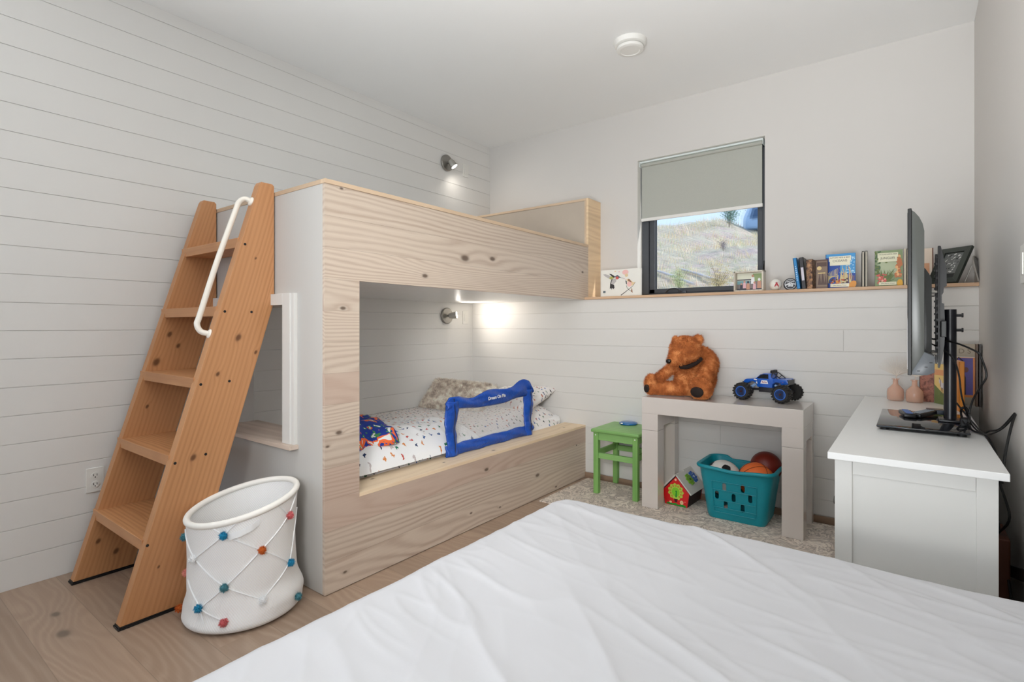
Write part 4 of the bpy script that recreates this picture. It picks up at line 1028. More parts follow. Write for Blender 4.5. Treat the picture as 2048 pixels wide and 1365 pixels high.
# bird print
fp = thing('bird_print', 'small white canvas print of two hummingbirds standing on the ledge', 'picture', (1.445, -.182, LT), 0, rot=(-.02, 0, 0))
bm = B(); box(bm, -.166, .166, -.009, .009, .0005, .209, .001); part('canvas', bm, paint(222, 220, 212, .6, k=1.2), fp)
m = face_mx((-.166, -.0092, .0005), (1, 0, 0), (0, 0, 1)); k_ = .332/1420.; # source detail frame: 1420 x 890 units
def bp(L): return [((x-260)*k_, (1180-y)*.209/890) for x, y in L]
S_ = [(5, bp(circ(1140, 400, 110, 80))), (6, bp(circ(1180, 500, 60, 50))), (6, bp(circ(780, 350, 30, 22))), (5, bp(circ(920, 370, 26, 20))),
      (1, bp([(340, 430), (420, 420), (560, 470), (740, 560), (640, 600), (520, 560), (420, 500)])), (2, bp([(560, 420), (640, 430), (780, 520), (740, 570), (650, 500)])), (7, bp([(560, 560), (640, 500), (740, 560), (660, 620), (600, 600)])),
      (3, bp([(740, 530), (860, 470), (940, 530), (1000, 575), (930, 570), (900, 600), (820, 560)])), (4, bp(circ(850, 570, 55, 50))),
      (1, bp([(680, 580), (820, 590), (820, 680), (740, 760), (640, 800), (620, 740), (640, 640)])), (2, bp([(650, 610), (690, 600), (620, 760), (600, 740)])),
      (2, bp([(600, 740), (660, 760), (740, 790), (760, 880), (720, 940), (690, 880), (660, 950), (640, 890), (590, 920)])), (2, bp(stroke([(990, 570), (1120, 605)], 8, 4))),
      (4, bp(stroke([(1080, 600), (1180, 650)], 6, 5))), (6, bp([(1180, 640), (1240, 610), (1310, 660), (1420, 740), (1490, 730), (1420, 830), (1360, 850), (1300, 760), (1220, 720)])),
      (5, bp(circ(1280, 790, 80, 85))), (2, bp([(1140, 660), (1190, 690), (1200, 800), (1170, 780)])), (8, bp([(1240, 620), (1300, 640), (1370, 740), (1300, 720), (1230, 680)])),
      (2, bp(stroke([(1180, 830), (1210, 920), (1270, 970), (1380, 1050)], 14, 10))), (8, bp([(1370, 900), (1390, 1000), (1400, 1080), (1340, 1030)])),
      (2, bp(stroke([(990, 1140), (1130, 1050), (1260, 960), (1400, 860), (1490, 740)], 26, 6))), (3, bp(rect(345, 980, 435, 1045))), (1, bp(rect(360, 1070, 430, 1080)))]
part('bird_painting', decal(m, S_), cover_mats((222, 220, 212), (176, 172, 170), (46, 44, 46), (84, 96, 104), (196, 84, 78), (226, 178, 172), (214, 190, 150), (160, 160, 84), (140, 100, 76)), fp)
# box frame with family photo
fr = thing('photo_frame', 'whitewashed wooden box frame with a group photo at the window corner of the ledge', 'photo frame', (2.372, -.205, LT), -.06)
n_ = wood('whitewash', rgb(214, 206, 192, 1.15), rgb(180, 168, 150, 1.05), 'z', 'x', 30, 2, 3, contrast=.35)
bm = B(); a_, b_ = .092, .134
box(bm, -a_, -a_+.010, -.03, .03, 0.0005, b_, .001); box(bm, a_-.010, a_, -.03, .03, .0005, b_, .001); box(bm, -a_, a_, -.03, .03, b_-.010, b_, .001); box(bm, -a_, a_, -.03, .03, .0005, .0105, .001); box(bm, -a_+.01, a_-.01, .012, .03, .0105, b_-.01)
part('frame', bm, n_, fr)
m = face_mx((-.082, .0118, .0105), (1, 0, 0), (0, 0, 1)); W_, H_ = .164, .113
S_ = [(0, rect(0, 0, W_, H_)), (1, rect(0, H_*.55, W_, H_)), (2, rect(W_*.6, H_*.5, W_, H_*.95)), (3, rect(0, H_*.58, W_*.6, H_*.64)), (4, rect(0, H_*.35, W_*.5, H_*.55)), (3, rect(0, 0, W_, H_*.1))]
for (u_, v_, c1, c2, s_) in ((.28, .34, 5, 6, 1), (.42, .28, 6, 3, 1.1), (.60, .62, 7, 6, 1.2), (.66, .26, 5, 6, 1), (.84, .38, 6, 7, 1.3), (.16, .22, 3, 6, .9)):
    x_, y_ = u_*W_, v_*H_; S_ += [(c1, [(x_-.010*s_, y_-.024*s_), (x_+.010*s_, y_-.024*s_), (x_+.008*s_, y_+.012*s_), (x_-.008*s_, y_+.012*s_)]), (c2, circ(x_, y_+.019*s_, .0065*s_, .0075*s_, 10))]
part('group_photo', decal(m, S_), cover_mats((120, 110, 108), (214, 214, 196), (140, 158, 110), (60, 60, 70), (110, 150, 156), (214, 170, 176), (190, 140, 116), (236, 232, 230)), fr)
# baseball and emblem puck
bbm = thing('baseball', 'white baseball with a red letter A on the ledge beside the photo frame', 'baseball', (2.527, -.205, LT+.0368))
bm = B(); ball(bm, (0, 0, 0), .0365, u=28, v=18); part('cover', bm, paint(222, 218, 208, .6, k=1.2), bbm, True)
bm = B()
for s in (-1, 1): tube(bm, [Vector((s*(.62+.2*math.cos(2*a)), math.cos(a)*.9, math.sin(a)*.9)).normalized()*.0366 for a in [2*PI*k/40 for k in range(40)]], .0006, 5, closed=True)
part('stitching', bm, paint(190, 150, 130, .6), bbm)
d_ = Vector((.35, -1, .0)).normalized(); t2 = text_bm('A', .036, face_mx(tuple(d_*.0368+Vector((0, 0, -.001))), (1, .35, 0), (0, 0, 1)), bold=.0012, extr=.0008)
part('letter', t2, paint(168, 24, 40, .5), bbm, label='red letter A')
bm = B(); tube(bm, [tuple(d_*.0376+Vector((0, 0, .0125))+Vector((.007*math.cos(a), .0025*math.cos(a), .0026*math.sin(a)))) for a in [2*PI*k/16 for k in range(16)]], .0007, 5, closed=True); part('halo', bm, paint(150, 60, 60, .5), bbm)
pk = thing('emblem_puck', 'dark round puck with a silver emblem standing on its edge beside the baseball', 'puck', (2.607, -.185, LT+.0382), .22)
bm = B(); lathe(bm, [(0, -.0125), (.036, -.0125), (.038, -.010), (.038, .010), (.036, .0125), (0, .0125)], seg=40, axis='y'); part('disc', bm, paint(46, 46, 50, .5, k=1), pk, 30)
m = face_mx((0, -.0127, 0), (1, 0, 0), (0, 0, 1))
ringp = [((.031+.0)*math.cos(a), .031*math.sin(a)) for a in [2*PI*k/40 for k in range(41)]]
S_ = [(0, circ(0, 0, .0315, n=40)), (1, circ(0, 0, .0285, n=40)), (0, [(-.030, -.003), (-.012, .006), (-.006, .012), (.006, .012), (.012, .006), (.030, .002), (.028, -.004), (.014, -.002), (.016, -.016), (-.014, -.016), (-.010, -.004), (-.028, -.010)]), (2, stroke([(-.006, -.012), (.002, -.014), (.006, -.004), (0, .006)], .003)), (0, stroke([(-.020, .014), (0, .020), (.020, .014)], .004))]
part('emblem', decal(m, S_), [paint(190, 190, 190, .3, metal=.3, k=1.1), paint(66, 66, 68, .5, k=1), paint(120, 120, 122, .4)], pk, label='silver emblem in a ring')

def book(name, label, w_, h_, d_, loc, rz=0, cover=(60, 60, 60), tilt=0, lean=0, group=None, pages=(222, 216, 202), front=None, mats=None, rough=.35):
    """book standing upright: width w_ along x is its thickness or face, depth d_ along y; base centre at loc; spine toward -y side when thin"""
    b = thing(name, label, 'book', loc, group=group, rot=(lean, tilt, rz))
    bm = B(); c = min(.003, w_*.15, d_*.15)
    thin_x = w_ < d_
    if thin_x:
        box(bm, -w_/2, -w_/2+c, -d_/2, d_/2, 0, h_, .0004, seg=1); box(bm, w_/2-c, w_/2, -d_/2, d_/2, 0, h_, .0004, seg=1); box(bm, -w_/2, w_/2, -d_/2, -d_/2+c, 0, h_, .0004, seg=1)
    else:
        box(bm, -w_/2, w_/2, -d_/2, -d_/2+c, 0, h_, .0004, seg=1); box(bm, -w_/2, w_/2, d_/2-c, d_/2, 0, h_, .0004, seg=1); box(bm, -w_/2, -w_/2+c, -d_/2, d_/2, 0, h_, .0004, seg=1)
    part('cover', bm, paint(*cover, rough) if isinstance(cover, tuple) else cover, b)
    bm = B()
    if thin_x: box(bm, -w_/2+c, w_/2-c, -d_/2+c, d_/2-.004, .003, h_-.003)
    else: box(bm, -w_/2+c, w_/2-.004, -d_/2+c, d_/2-c, .003, h_-.003)
    part('pages', bm, paint(*pages, .9), b)
    if front: front(b, w_, h_, d_)
    return b
# group of three small books beside the puck
def spine_text(s, size, col, x=0):
    def f(b, w_, h_, d_):
        t2 = text_bm(s, size, face_mx((x, -d_/2-.0004, h_*.5), (0, 0, -1), (1, 0, 0)), extr=.0002); part('spine_lettering', t2, paint(*col, .5), b)
    return f
book('book', 'bright blue book leaning at the left end of the small books on the ledge', .021, .192, .13, (2.668, -.205, LT+.0026), .0, (12, 116, 176), tilt=-.12, front=lambda b, w_, h_, d_: part('spine_marks', decal(face_mx((0, -d_/2-.0004, 0), (1, 0, 0), (0, 0, 1)), [(0, rect(-.004, .05+k*.012, .003-.002*(k % 2), .057+k*.012)) for k in range(8)]), cover_mats((150, 190, 220)), b))
book('book', 'black book with a pale spine patch leaning against the blue book', .024, .192, .13, (2.697, -.205, LT+.0026), .0, (34, 26, 26), tilt=-.09,
     front=lambda b, w_, h_, d_: part('spine_patch', box(B(), -.007, .007, -d_/2-.0006, -d_/2, .05, .13), paint(196, 190, 200, .5), b))
n_ = N('tooled_leather'); LEA = n_.out(n_.ramp(n_.noise(n_.pos(), 60, 4, .7), [(.36, rgb(52, 32, 24)), (.5, rgb(120, 84, 58, 1.1)), (.64, rgb(188, 140, 96, 1.1))]), .45); n_.bump(n_.noise(n_.pos(), 60, 4, .7), .6, .004)
b = book('book', 'thick tooled brown leather volume beside the black book on the ledge', .034, .178, .12, (2.732, -.20, LT+.0012), -.10, LEA, tilt=-.02)
def castle(b, w_, h_, d_):
    m = face_mx((-w_/2, -d_/2-.0004, 0), (1, 0, 0), (0, 0, 1)); S = [(0, rect(.004, .01, w_-.003, h_-.01)), (1, rect(.006, .13, w_-.005, .155)), (2, circ(w_*.3, .12, .012)), (1, [(.01, .02), (.02, .09), (.028, .03), (.036, .10), (.046, .03), (.052, .08), (.058, .02)]), (2, rect(.012, .088, .05, .094))]
    part('cover_art', decal(m, S), cover_mats((118, 96, 76), (70, 42, 30), (206, 180, 120)), b)
book('book', 'old brown book with a worn carved-looking cover at the right of the small books', .062, .172, .028, (2.788, -.25, LT+.0005), .10, (84, 56, 42), front=castle)
TXT = (70, 64, 56)
def ocean(b, w_, h_, d_):
    r = random.Random(5); m = face_mx((-w_/2, -d_/2-.0004, 0), (1, 0, 0), (0, 0, 1)); S = [(0, rect(.004, 0, w_, h_)), (1, rect(w_*.5, h_*.42, w_, h_)), (1, rect(.004, h_*.9, w_, h_))]
    for k in range(40): S.append((2, circ(w_*r.uniform(.72, .97), h_*r.uniform(.42, .9), .004, .003, 6)))
    S += [(8, [(w_*.6, .04), (w_*.95, .02), (w_*.98, h_*.35), (w_*.75, h_*.32)])]
    for k in range(26):
        x = w_*r.uniform(.32, .85); S.append((r.choice((4, 5, 5, 6)), stroke([(x, .03), (x+r.uniform(-.006, .008), .03+h_*r.uniform(.15, .3)), (x+r.uniform(-.012, .012), h_*r.uniform(.3, .66))], .005, .002)))
    for k in range(34): S.append((r.choice((3, 3, 4, 7)), circ(w_*r.uniform(.04, .75), h_*r.uniform(.04, .26), .006*r.uniform(.5, 1.3), .008*r.uniform(.5, 1.2), 7, rot=r.random()*3)))
    for k in range(8): S.append((5, stroke([(w_*.1, .03+k*.006), (w_*(.1+.04*k), .07), (w_*(.05+.05*k), .09+.004*k)], .003)))
    S += [(4, circ(w_*.9, .014, .018, .03, 10, rot=-.5)), (9, rect(w_*.12, h_*.78, w_*.86, h_*.93)), (9, rect(w_*.15, h_*.66, w_*.83, h_*.79)), (9, rect(w_*.17, .006, w_*.80, .026))]
    bm = decal(m, S)
    for s, z, sz in (('NATURE HIDE & SEEK', .885, .0106), ('OCEANS', .79, .019), ('John Norris Wood', .085*.9, .0085)):
        join(bm, text_bm(s, sz, face_mx((-w_/2+w_*.49, -d_/2-.0034, h_*z if s[:4] != 'John' else .016), (1, 0, 0), (0, 0, 1)), mi=10, extr=.0001))
    part('cover_art', bm, cover_mats((10, 62, 150), (60, 140, 196), (170, 205, 235), (160, 60, 24), (206, 138, 50), (196, 180, 130), (120, 96, 110), (60, 26, 20), (92, 76, 110), (222, 216, 192), TXT), b, label='ocean reef cover picture')
book('book', 'blue ocean picture book standing face out on the ledge', .152, .205, .012, (2.880, -.215, LT+.0005), .0, (16, 84, 140), lean=-.03, front=ocean)
for k, (x, c, lab) in enumerate(((2.988, (30, 30, 32), 'thin black edged book, left of the pair standing edge-on beside the ocean book'), (3.003, (46, 44, 40), 'thin dark edged book, right of the pair standing edge-on beside the ocean book'))):
    b = book('book', lab, .012, .210, .15, (x, -.15, LT+.0004), .09, c, group='books standing edge-on on the ledge', pages=(190, 184, 170)); 
    bm = B(); box(bm, -.0042, .0042, -.0754, -.075, .004, .206); part('page_edge', bm, paint(176, 170, 156, .8), b)
def jungle(b, w_, h_, d_):
    r = random.Random(8); m = face_mx((-w_/2, -d_/2-.0004, 0), (1, 0, 0), (0, 0, 1)); S = [(0, rect(.002, 0, w_, h_)), (1, rect(w_*.1, h_*.3, w_*.8, h_*.8))]
    for k in range(60): S.append((r.choice((2, 2, 3)), circ(w_*r.uniform(.02, .2), h_*r.uniform(.3, .98), .007, .004, 6, rot=r.random()*3)))
    for k in range(70): S.append((r.choice((2, 3, 3, 3)), stroke([(w_*.35+r.uniform(-.02, .02), h_*.1), (w_*r.uniform(.1, .75), h_*r.uniform(.18, .48))], .006, .001)))
    for k in range(40): S.append((r.choice((4, 4, 5)), circ(w_*r.uniform(.75, .95), h_*r.uniform(.25, .85), .007, .009, 7)))
    for k in range(30): S.append((r.choice((6, 6, 7)), circ(w_*r.uniform(.06, .4), h_*r.uniform(.07, .33), .006, .005, 6)))
    S += [(8, circ(w_*.9, .014, .014, .024, 10)), (9, rect(w_*.10, h_*.80, w_*.84, h_*.93)), (9, rect(w_*.13, h_*.68, w_*.80, h_*.81)), (9, rect(w_*.15, .006, w_*.78, .024)), (3, circ(w_*.42, h_*.66, .006, .003))]
    bm = decal(m, S)
    for s, z, sz in (('NATURE HIDE & SEEK', .885, .0088), ('JUNGLES', .78, .017), ('John Norris Wood', .07, .008)):
        join(bm, text_bm(s, sz, face_mx((-w_/2+w_*.47, -d_/2-.0060, h_*z if s[:4] != 'John' else .0155), (1, 0, 0), (0, 0, 1)), mi=10, extr=.0001))
    part('cover_art', bm, cover_mats((120, 136, 96), (164, 172, 140), (66, 92, 54), (90, 104, 40), (176, 104, 58), (214, 164, 110), (190, 80, 70), (216, 150, 130), (200, 150, 30), (208, 206, 178), TXT), b, label='green jungle cover picture')
book('book', 'green jungle picture book standing face out on the ledge left of the television', .130, .205, .012, (3.115, -.215, LT+.0005), .0, (96, 110, 70), lean=-.03, front=jungle)
for k, (x, c, lab) in enumerate(((3.190, (200, 190, 168), 'thin cream book edge-on right behind the jungle book'), (3.2035, (60, 50, 40), 'thin brown edged book, middle of three behind the jungle book'), (3.217, (40, 34, 30), 'thin black edged book nearest the television edge'))):
    b = book('book', lab, .0115, .205, .14, (x, -.165, LT+.0004), .0, c, group='books standing edge-on on the ledge', pages=(200, 190, 172))
    bm = B(); box(bm, -.0040, .0040, -.0704, -.070, .004, .201); part('page_edge', bm, paint(190, 180, 160, .8), b)
book('book', 'peach and white book peeking out behind the television on the ledge', .085, .215, .012, (3.275, -.10, LT+.0006), 0, (226, 204, 184), lean=-.05,
     front=lambda b, w_, h_, d_: part('cover_art', decal(face_mx((-w_/2, -d_/2-.0004, 0), (1, 0, 0), (0, 0, 1)), [(0, rect(w_*.3, .06, w_*.8, .13)), (1, rect(w_-.006, 0, w_, h_))]), cover_mats((206, 150, 110), (120, 84, 64)), b))
# dark tilted picture frame
pf = thing('picture_frame', 'dark green-black picture frame with black and white photo leaning behind the television', 'picture frame', (3.350, -.205, LT+.0045), rot=(-.50, 0, -.72))
bm = B(); a_ = .082; H2 = .225; fw = .030
DG = paint(54, 60, 54, .35, k=1.0)
prism(bm, [(-a_, 0), (a_, 0), (a_-fw, fw), (-a_+fw, fw)], 'y', -.008, .008, .001); prism(bm, [(-a_, H2), (a_, H2), (a_-fw, H2-fw), (-a_+fw, H2-fw)], 'y', -.008, .008, .001)
prism(bm, [(-a_, 0), (-a_+fw, fw), (-a_+fw, H2-fw), (-a_, H2)], 'y', -.008, .008, .001); prism(bm, [(a_, 0), (a_-fw, fw), (a_-fw, H2-fw), (a_, H2)], 'y', -.008, .008, .001)
part('frame', bm, DG, pf)
bm = B(); box(bm, -a_+.012, a_-.012, .002, .007, .012, H2-.012); 
m = face_mx((-a_+fw, .0015, fw), (1, 0, 0), (0, 0, 1)); W_, H_ = 2*a_-2*fw, H2-2*fw; r = random.Random(2)
S_ = [(0, rect(-.002, -.002, W_+.002, H_+.002)), (2, rect(0, 0, W_, H_*.2)), (3, [(0, .01), (W_*.3, .03), (W_*.2, .08), (0, .06)])]
for k in range(46): S_.append((r.choice((1, 1, 3, 2)), circ(W_*r.uniform(.12, .92), H_*r.uniform(.25, .95), .008*r.uniform(.4, 1), .004*r.uniform(.5, 1.2), 8, rot=r.uniform(.3, 1.2))))
join(bm, decal(m, S_)); part('photo', bm, cover_mats((96, 98, 96), (196, 196, 192), (24, 26, 26), (130, 130, 128)), pf)
bm = B(); prism(bm, [(.007, .15), (.010, .15), (.085, .0), (.078, .0)], 'x', -.02, .02, M=Matrix.Rotation(.0, 4, 'X')); part('back_strut', bm, BLACKP, pf)
# silver oval stand
mt = thing('silver_arch_frame', 'small arched silver photo frame leaning at the right end of the ledge', 'photo frame', (3.464, -.225, LT+.0006), rot=(0, .0, 1.25))
bm = B(); ar = smooth_path([(-.05, .034, .0), (-.05, .012, .07), (-.035, -.004, .118), (0, -.012, .135), (.035, -.004, .118), (.05, .012, .07), (.05, .034, .0)], 5)
ar = [(p.x, -.02-.03*(1-p.z/.135), p.z+.004) for p in ar]; tube(bm, ar, .005, 8); part('arch', bm, STEEL, mt, True)
bm = B(); prism(bm, [(p[0]*.96, p[2]) for p in ar], 'y', -.001, .001, M=Matrix.Translation((0, -.0495, 0)) @ Matrix.Rotation(-.22, 4, 'X')); part('photo', bm, paint(150, 148, 144, .3), mt)
bm = B(); tube(bm, [(0, -.022, .125), (0, .022, .003)], .003, 8); part('easel_leg', bm, STEEL, mt, True)

# ------------------------------------------------------------------ dresser
DR = paint(232, 231, 226, .38, k=1.0, var=.01)
dr = thing('dresser', 'long low white dresser along the right wall under the television', 'dresser', (3.22, -1.105, 0))
dx0, dx1, dy0, dy1, DT = 3.005, 3.432, -1.962, -.262, .781
bm = B(); box(bm, dx0, dx1, dy0, dy1, .759, DT, .002); part('top', bm, paint(238, 238, 236, .3, k=1.0, var=.01), dr, world=True)
ex0, ex1, ey0, ey1 = 3.022, 3.412, -1.930, -.285
for (a, b_) in ((ex0, ex0+.047), (ex1-.047, ex1)):
    for (c, d) in ((ey0, ey0+.035), (ey1-.035, ey1)):
        bm = B(); box(bm, a, b_, c, d, 0, .7585, .001); part('corner_post', bm, DR, dr, world=True)
bm = B(); box(bm, ex0+.0475, ex1-.0475, ey0+.003, ey0+.02, .712, .7585, .0008); box(bm, ex0+.047, ex1-.047, ey0+.008, ey0+.018, .03, .712)
part('side_panel', bm, DR, dr, world=True)
bm = B(); box(bm, ex0+.047, ex1-.047, ey1-.02, ey1-.008, .03, .7585); box(bm, ex1-.014, ex1-.008, ey0+.035, ey1-.035, .03, .7585); box(bm, ex0+.012, ex1-.014, ey0+.036, ey1-.036, .06, .08); box(bm, ex0+.004, ex0+.03, ey0+.035, ey1-.035, .73, .7585)
part('carcass', bm, DR, dr, world=True)
nd = 3; wid = (ey1-ey0-.07-.006*(nd+1))/nd
for k in range(nd):
    for j in range(2):
        y0 = ey0+.035+.006+k*(wid+.006); z0 = .10+j*.315
        bm = B(); box(bm, ex0+.003, ex0+.018, y0, y0+wid, z0, z0+.305, .001); q = part('drawer', bm, DR, dr, world=True)
        for s in (.25, .75):
            bm = B(); c0 = Vector((ex0+.003, y0+wid*s, z0+.16)); lathe(bm, [(.006, 0), (.006, -.012), (.014, -.018), (.014, -.022), (0, -.024)], tuple(c0), 14, axis='x'); part('knob', bm, paint(70, 66, 62, .4, metal=.5), q, True, world=True)

# ------------------------------------------------------------------ television on its stand
TS = thing('television_stand', 'black glass television stand with a tall pole on the dresser', 'tv stand', (3.25, -1.17, DT))
n_ = N('black_glass'); BG = n_.out((.012, .014, .018, 1), .04, 0, .8)
bm = B(); box(bm, -.140, .138, -.253, .253, .010, .018, .003); part('glass_base', bm, BG, TS, 30)
bm = B()
for x in (-.115, .115):
    for y in (-.225, .225): lathe(bm, [(.014, .0005), (.014, .0098)], (x, y, 0), 16)
part('rubber_feet', bm, BLACKM, TS)
bm = B(); tube(bm, [(.093, .02, .018), (.093, .02, .468)], .0205, 24); box(bm, .055, .131, -.03, .07, .0182, .028, .003); part('pole', bm, paint(24, 24, 30, .3, k=1), TS, 30)
bm = B()
for z in (.385, .444): tube(bm, [(.11, .02, z), (.128, .02, z)], .006, 10); tube(bm, [(.128, .02, z), (.134, .02, z)], .009, 10)
part('clamp_knob', bm, BLACKP, TS, 30)
bm = B(); box(bm, .055, .073, -.03, .07, .33, .45, .002); box(bm, .057, .073, -.20, .18, .36, .42, .002); part('mount_plate', bm, paint(44, 46, 46, .4, k=1), TS)
for y in (-.12, .17):
    bm = B(); box(bm, .050, .056, y-.012, y+.012, .24, .71, .001)
    prism(bm, [(.056, .71), (.059, .71), (.076, .62), (.077, .555), (.068, .55), (.067, .53), (.062, .52), (.062, .49), (.069, .487), (.070, .46), (.072, .40), (.070, .33), (.064, .28), (.056, .24)], 'y', y-.003, y+.003)
    for k in range(16): box(bm, .046, .050, y-.004, y+.004, .26+k*.027, .268+k*.027)
    part('hanger_rail', bm, BLACKP, TS)
tv = thing('television', 'black flat television seen almost edge-on above the dresser', 'television', (3.24, -1.16, 1.014))
tz0, tz1, ty0, ty1 = 0, .569, -.50, .49
bm = B(); box(bm, -.0315, -.0205, ty0, ty1, tz0, tz1, .002); part('bezel', bm, paint(14, 14, 14, .45, k=1), tv)
bm = B(); box(bm, -.0322, -.0316, ty0+.012, ty1-.012, .02, tz1-.012); part('screen', bm, BG, tv)
n_ = N('tv_shell'); SHL = n_.out(rgb(84, 86, 82, 1.0), .3, 0, .5)
bm = B(); prism(bm, [(-.0205, .004), (-.0205, tz1-.006), (-.012, tz1-.014), (.0, tz1-.032), (.009, tz1-.055), (.0135, tz1-.08), (.0135, .004)], 'y', ty0+.004, ty1-.004, .001); part('back_shell', bm, SHL, tv, 30)
bm = B(); prism(bm, [(.0135, .03), (.0135, .375), (.018, .372), (.029, .352), (.036, .335), (.036, .08), (.026, .06)], 'y', ty0+.12, ty1-.12, .002); part('rear_housing', bm, paint(46, 48, 48, .35, k=1), tv, 30)
bm = B(); prism(bm, [(-.0200, .002), (.020, .002), (.040, .012), (.041, .066), (.014, .080), (-.0200, .012)], 'y', ty0+.0015, ty0+.30, .0008)
part('speaker_housing', bm, paint(92, 96, 100, .35, k=1), tv, 30)
bm = B()
for (x, z) in ((-.002, .016), (.018, .030), (.031, .045)): box(bm, x-.004, x+.004, ty0+.0008, ty0+.0022, z-.0016, z+.0016)
part('vent_slots', bm, BLACKM, tv)
for y in (-.12, .17):
    bm = B(); 
    for z in (.06, .30): tube(bm, [(.0362, y-.01, z), (.058, y-.01, z)], .006, 10)
    part('mount_screw', bm, STEEL, tv)
# remotes and streaming box lying on the glass base
def remote(label, loc, rz, w_, l_, col, n=4, name='remote_control'):
    t = thing(name, label, 'remote control', loc, rz); bm = B(); box(bm, -w_/2, w_/2, -l_/2, l_/2, 0.0003, .018, .005, seg=3); part('casing', bm, paint(22, 22, 24, .35, k=1), t, 40)
    bm = B()
    for i in range(n):
        for j in range(int(l_/.016)): box(bm, -w_/2+.006+(w_-.012)*(i+.15)/n, -w_/2+.006+(w_-.012)*(i+.85)/n, -l_/2+.012+j*.015, -l_/2+.021+j*.015, .0178, .0198, .0006, seg=1)
    part('buttons', bm, paint(*col, .4), t, kind=None)
GZ = DT+.0184
remote('short remote with blue buttons, left of the two on the glass stand base', (3.205, -1.10, GZ), .15, .045, .13, (80, 110, 170), 1)
remote('black remote with pale grey buttons, right of the two on the glass stand base', (3.258, -1.055, GZ), -.35, .046, .17, (150, 160, 170), 4)
bm = B(); box(bm, -.03, .03, -.03, .03, .0003, .020, .003); solo('media_box', bm, [paint(30, 44, 62, .3, k=1)], 'small dark square media box beside the stand pole', 'media box', (3.300, -.955, GZ))
# cables
cb = thing('television_cables', 'black television and power cables looping down behind the stand pole', 'cable', (3.39, -1.2, DT+.001))
def cab(pts, r=.0035, name='cable'): bm = B(); tube(bm, smooth_path(pts, 6), r, 8); part(name, bm, BLACKM, cb, True, world=True)
cab([(3.285, -1.16, 1.13), (3.352, -1.24, 1.118), (3.415, -1.28, 1.085), (3.428, -1.28, 1.06), (3.44, -1.30, 1.0), (3.425, -1.28, .955), (3.405, -1.25, .90), (3.395, -1.24, .84), (3.40, -1.26, .79), (3.434, -1.37, .786), (3.452, -1.46, .74), (3.455, -1.5, .66), (3.47, -1.6, .57), (3.447, -1.56, .50)])
cab([(3.282, -1.14, 1.11), (3.31, -1.24, 1.095), (3.345, -1.28, 1.06), (3.362, -1.29, 1.0), (3.37, -1.29, .92), (3.385, -1.26, .86), (3.40, -1.22, .81), (3.42, -1.30, .788), (3.44, -1.40, .80), (3.47, -1.44, .83), (3.494, -1.5, .885)], .003)
cab([(3.36, -1.2, .88), (3.38, -1.23, .85), (3.405, -1.26, .815), (3.43, -1.3, .787), (3.445, -1.33, .80), (3.47, -1.38, .82), (3.494, -1.49, .89)], .003)
cab([(3.494, -1.5, .888), (3.478, -1.54, .84), (3.462, -1.57, .76), (3.45, -1.62, .68)], .004)
for k in range(4): cab([(3.385+.012*math.cos(a+k), -1.22+.03*math.sin(a), .835+.03*math.sin(a*1+k*.8)) for a in [2*PI*j/9 for j in range(10)]], .003)
bm = B(); box(bm, 3.37, 3.40, -1.24, -1.19, DT+.0015, DT+.045, .006); part('power_adapter', bm, BLACKM, cb, True, world=True)
cab([(3.452, -1.5, .52), (3.46, -1.58, .42), (3.468, -1.64, .34), (3.47, -1.66, .26)], .0035)
# things behind the dresser
bm = B(); box(bm, 3.440, 3.470, -1.62, -1.44, .30, .50, .004)
solo('wooden_board', bm, [wood('red_brown_wood', rgb(110, 60, 40), rgb(60, 26, 16), 'z', 'y', 12, 2, 3)], 'dark red-brown board hanging behind the near end of the dresser', 'board', (3.455, -1.53, .30), world=True)
bm = B(); prism(bm, [(-1.363, .300), (-1.363, .338), (-1.80, .476), (-1.80, .438)], 'x', 3.484, 3.498, .001)
solo('cable_channel', bm, [BLACKP], 'flat black bar fixed low on the right wall beside the dresser', 'wall bar', (3.49, -1.75, .375), world=True)

# ------------------------------------------------------------------ reed vases
n_ = N('blush_glass'); VG = n_.out(rgb(236, 176, 152, 1.3), .08, 0, .5, **{'Alpha': .42})
def vase(loc, label, hh=.128):
    t = thing('bud_vase', label, 'vase', loc, group=None); bm = B(); s = hh/.128
    lathe(bm, [(0, .001), (.034, .001), (.0385, .006), (.0390, .045*s), (.036, .062*s), (.022, .078*s), (.0125, .088*s), (.0120, .112*s), (.0185, .115*s), (.0185, .118*s), (.0105, .118*s), (.0105, .09*s), (.020, .076*s), (.034, .060*s), (.0362, .045*s), (.0362, .010), (0, .006)], seg=32); part('glass_body', bm, VG, t, 50); return t
V1 = (3.150, -.385, DT+.0005); V2 = (3.232, -.415, DT+.0005)
vase(V1, 'blush pink glass bottle vase, left of the pair on the far end of the dresser'); vase(V2, 'blush pink glass bottle vase, right of the pair on the far end of the dresser')
for (v, lab, n, ang) in ((V1, 'fan of fine pale dried fronds standing in the left blush vase', 34, .1), (V2, 'fan of fine pale dried fronds standing in the right blush vase', 26, .3)):
    t = thing('dried_fan', lab, 'dried plant', (v[0], v[1], v[2]+.008)); bm = B(); tube(bm, smooth_path([(-.012, 0, 0), (-.002, 0, .06), (.004, 0, .13)], 4), .0014, 6); part('stem', bm, paint(206, 186, 168, .8), t)
    bm = B()
    for k in range(n):
        a = -1.15+2.3*k/(n-1)+ang*.3; L = .105*(1-.12*abs(a)); tube(bm, [(.004, 0, .125), (.004+L*.5*math.sin(a)*.95, .004*math.sin(k), .125+L*.5*math.cos(a)), (.004+L*math.sin(a), .012*math.sin(k*2.1), .125+L*math.cos(a)+.002)], [.0012, .0010, .0006], 4)
    part('fronds', bm, paint(206, 198, 188, .9), t)

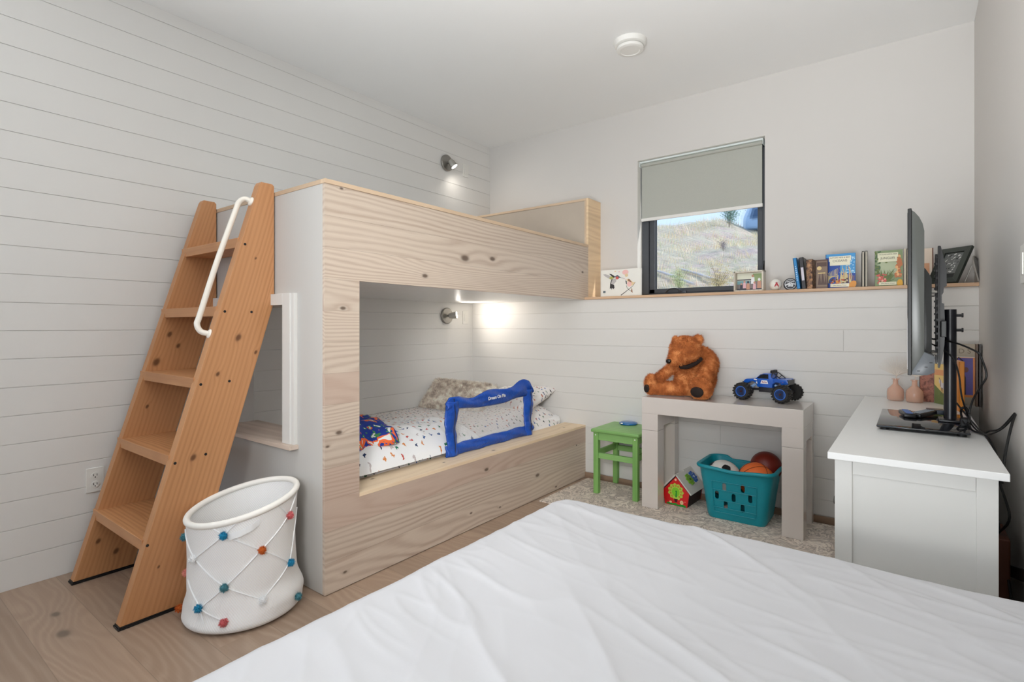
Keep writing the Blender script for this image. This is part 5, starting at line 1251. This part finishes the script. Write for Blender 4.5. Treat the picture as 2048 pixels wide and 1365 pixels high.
# ------------------------------------------------------------------ books at the far end of the dresser
D0 = DT+.0004
n_ = N('carved_box'); CBX = n_.out(n_.ramp(n_.noise(n_.pos(), 40, 4, .6, 1.2), [(.4, rgb(120, 70, 56)), (.55, rgb(176, 112, 92, 1.1))]), .5)
book('book', 'reddish brown patterned book directly behind the vases on the dresser', .060, .165, .02, (3.283, -.345, D0), 0, CBX)
def horses(b, w_, h_, d_):
    m = face_mx((-w_/2, -d_/2-.0004, 0), (1, 0, 0), (0, 0, 1))
    S = [(0, rect(0, 0, w_, h_)), (1, [(0, 0), (w_, 0), (w_, h_*.34), (w_*.5, h_*.28), (0, h_*.48)]), (2, rect(0, h_*.72, w_, h_*.86)), (3, circ(w_*.55, h_*.46, .026, .016, 14, rot=-.2)), (3, circ(w_*.36, h_*.56, .010, .014, 10, rot=.5)), (4, stroke([(w_*.28, h_*.66), (w_*.36, h_*.60), (w_*.36, h_*.44)], .004)), (3, circ(w_*.74, h_*.36, .022, .014, 12)), (1, rect(w_*.1, .01, w_*.5, .03))]
    for q in (.42, .50, .62, .70): S.append((4, stroke([(w_*q, h_*.42), (w_*(q-.03), h_*.22)], .004, .002)))
    part('cover_art', decal(m, S), cover_mats((222, 190, 120), (112, 124, 74), (214, 150, 104), (206, 196, 196), (90, 66, 70)), b, label='cover picture of a horse on grass')
book('book', 'picture book with a white horse cover standing obliquely behind the vases', .120, .205, .012, (3.352, -.43, D0), -1.0, (214, 190, 130), front=horses)
book('book', 'book with an orange spine standing just behind the stand pole', .021, .235, .16, (3.398, -.60, D0), .10, (228, 140, 50))
def portrait(b, w_, h_, d_):
    m = face_mx((-w_/2, -d_/2-.0004, 0), (1, 0, 0), (0, 0, 1))
    S = [(0, rect(0, 0, w_, h_)), (1, rect(w_*.08, h_*.13, w_*.95, h_*.79)), (5, rect(w_*.08, h_*.78, w_*.92, h_*.79)), (2, rect(w_*.14, h_*.17, w_*.86, h_*.77)), (3, [(w_*.3, h_*.17), (w_*.62, h_*.17), (w_*.62, h_*.45), (w_*.5, h_*.58), (w_*.36, h_*.55)]),
         (4, circ(w_*.40, h_*.66, .012, .020, 14)), (6, circ(w_*.62, h_*.58, .011, .014, 12)), (3, stroke([(w_*.28, h_*.72), (w_*.38, h_*.78), (w_*.52, h_*.72), (w_*.54, h_*.6)], .006))]
    bm = decal(m, S); join(bm, text_bm('D S', .034, face_mx((w_*.08, -d_/2-.0012, h_*.88), (1, 0, 0), (0, 0, 1)), mi=7, extr=.0001))
    part('cover_art', bm, cover_mats((168, 156, 136), (226, 140, 70), (92, 80, 160), (40, 34, 44), (150, 110, 60), (228, 224, 226), (110, 66, 70), (120, 106, 86)), b, label='grey cover with letters and a purple painted portrait')
book('book', 'large grey book with letters D S and a purple portrait on the dresser', .115, .31, .018, (3.425, -.375, D0), 0, (168, 156, 136), front=portrait)
book('book', 'tall dark brown book, left of the two beside the right wall on the dresser', .009, .312, .06, (3.478, -.405, D0), 0, (92, 66, 44), pages=(40, 30, 26))
book('book', 'tall black and brown book against the right wall on the dresser', .0085, .312, .06, (3.4895, -.405, D0), 0, (40, 30, 26))
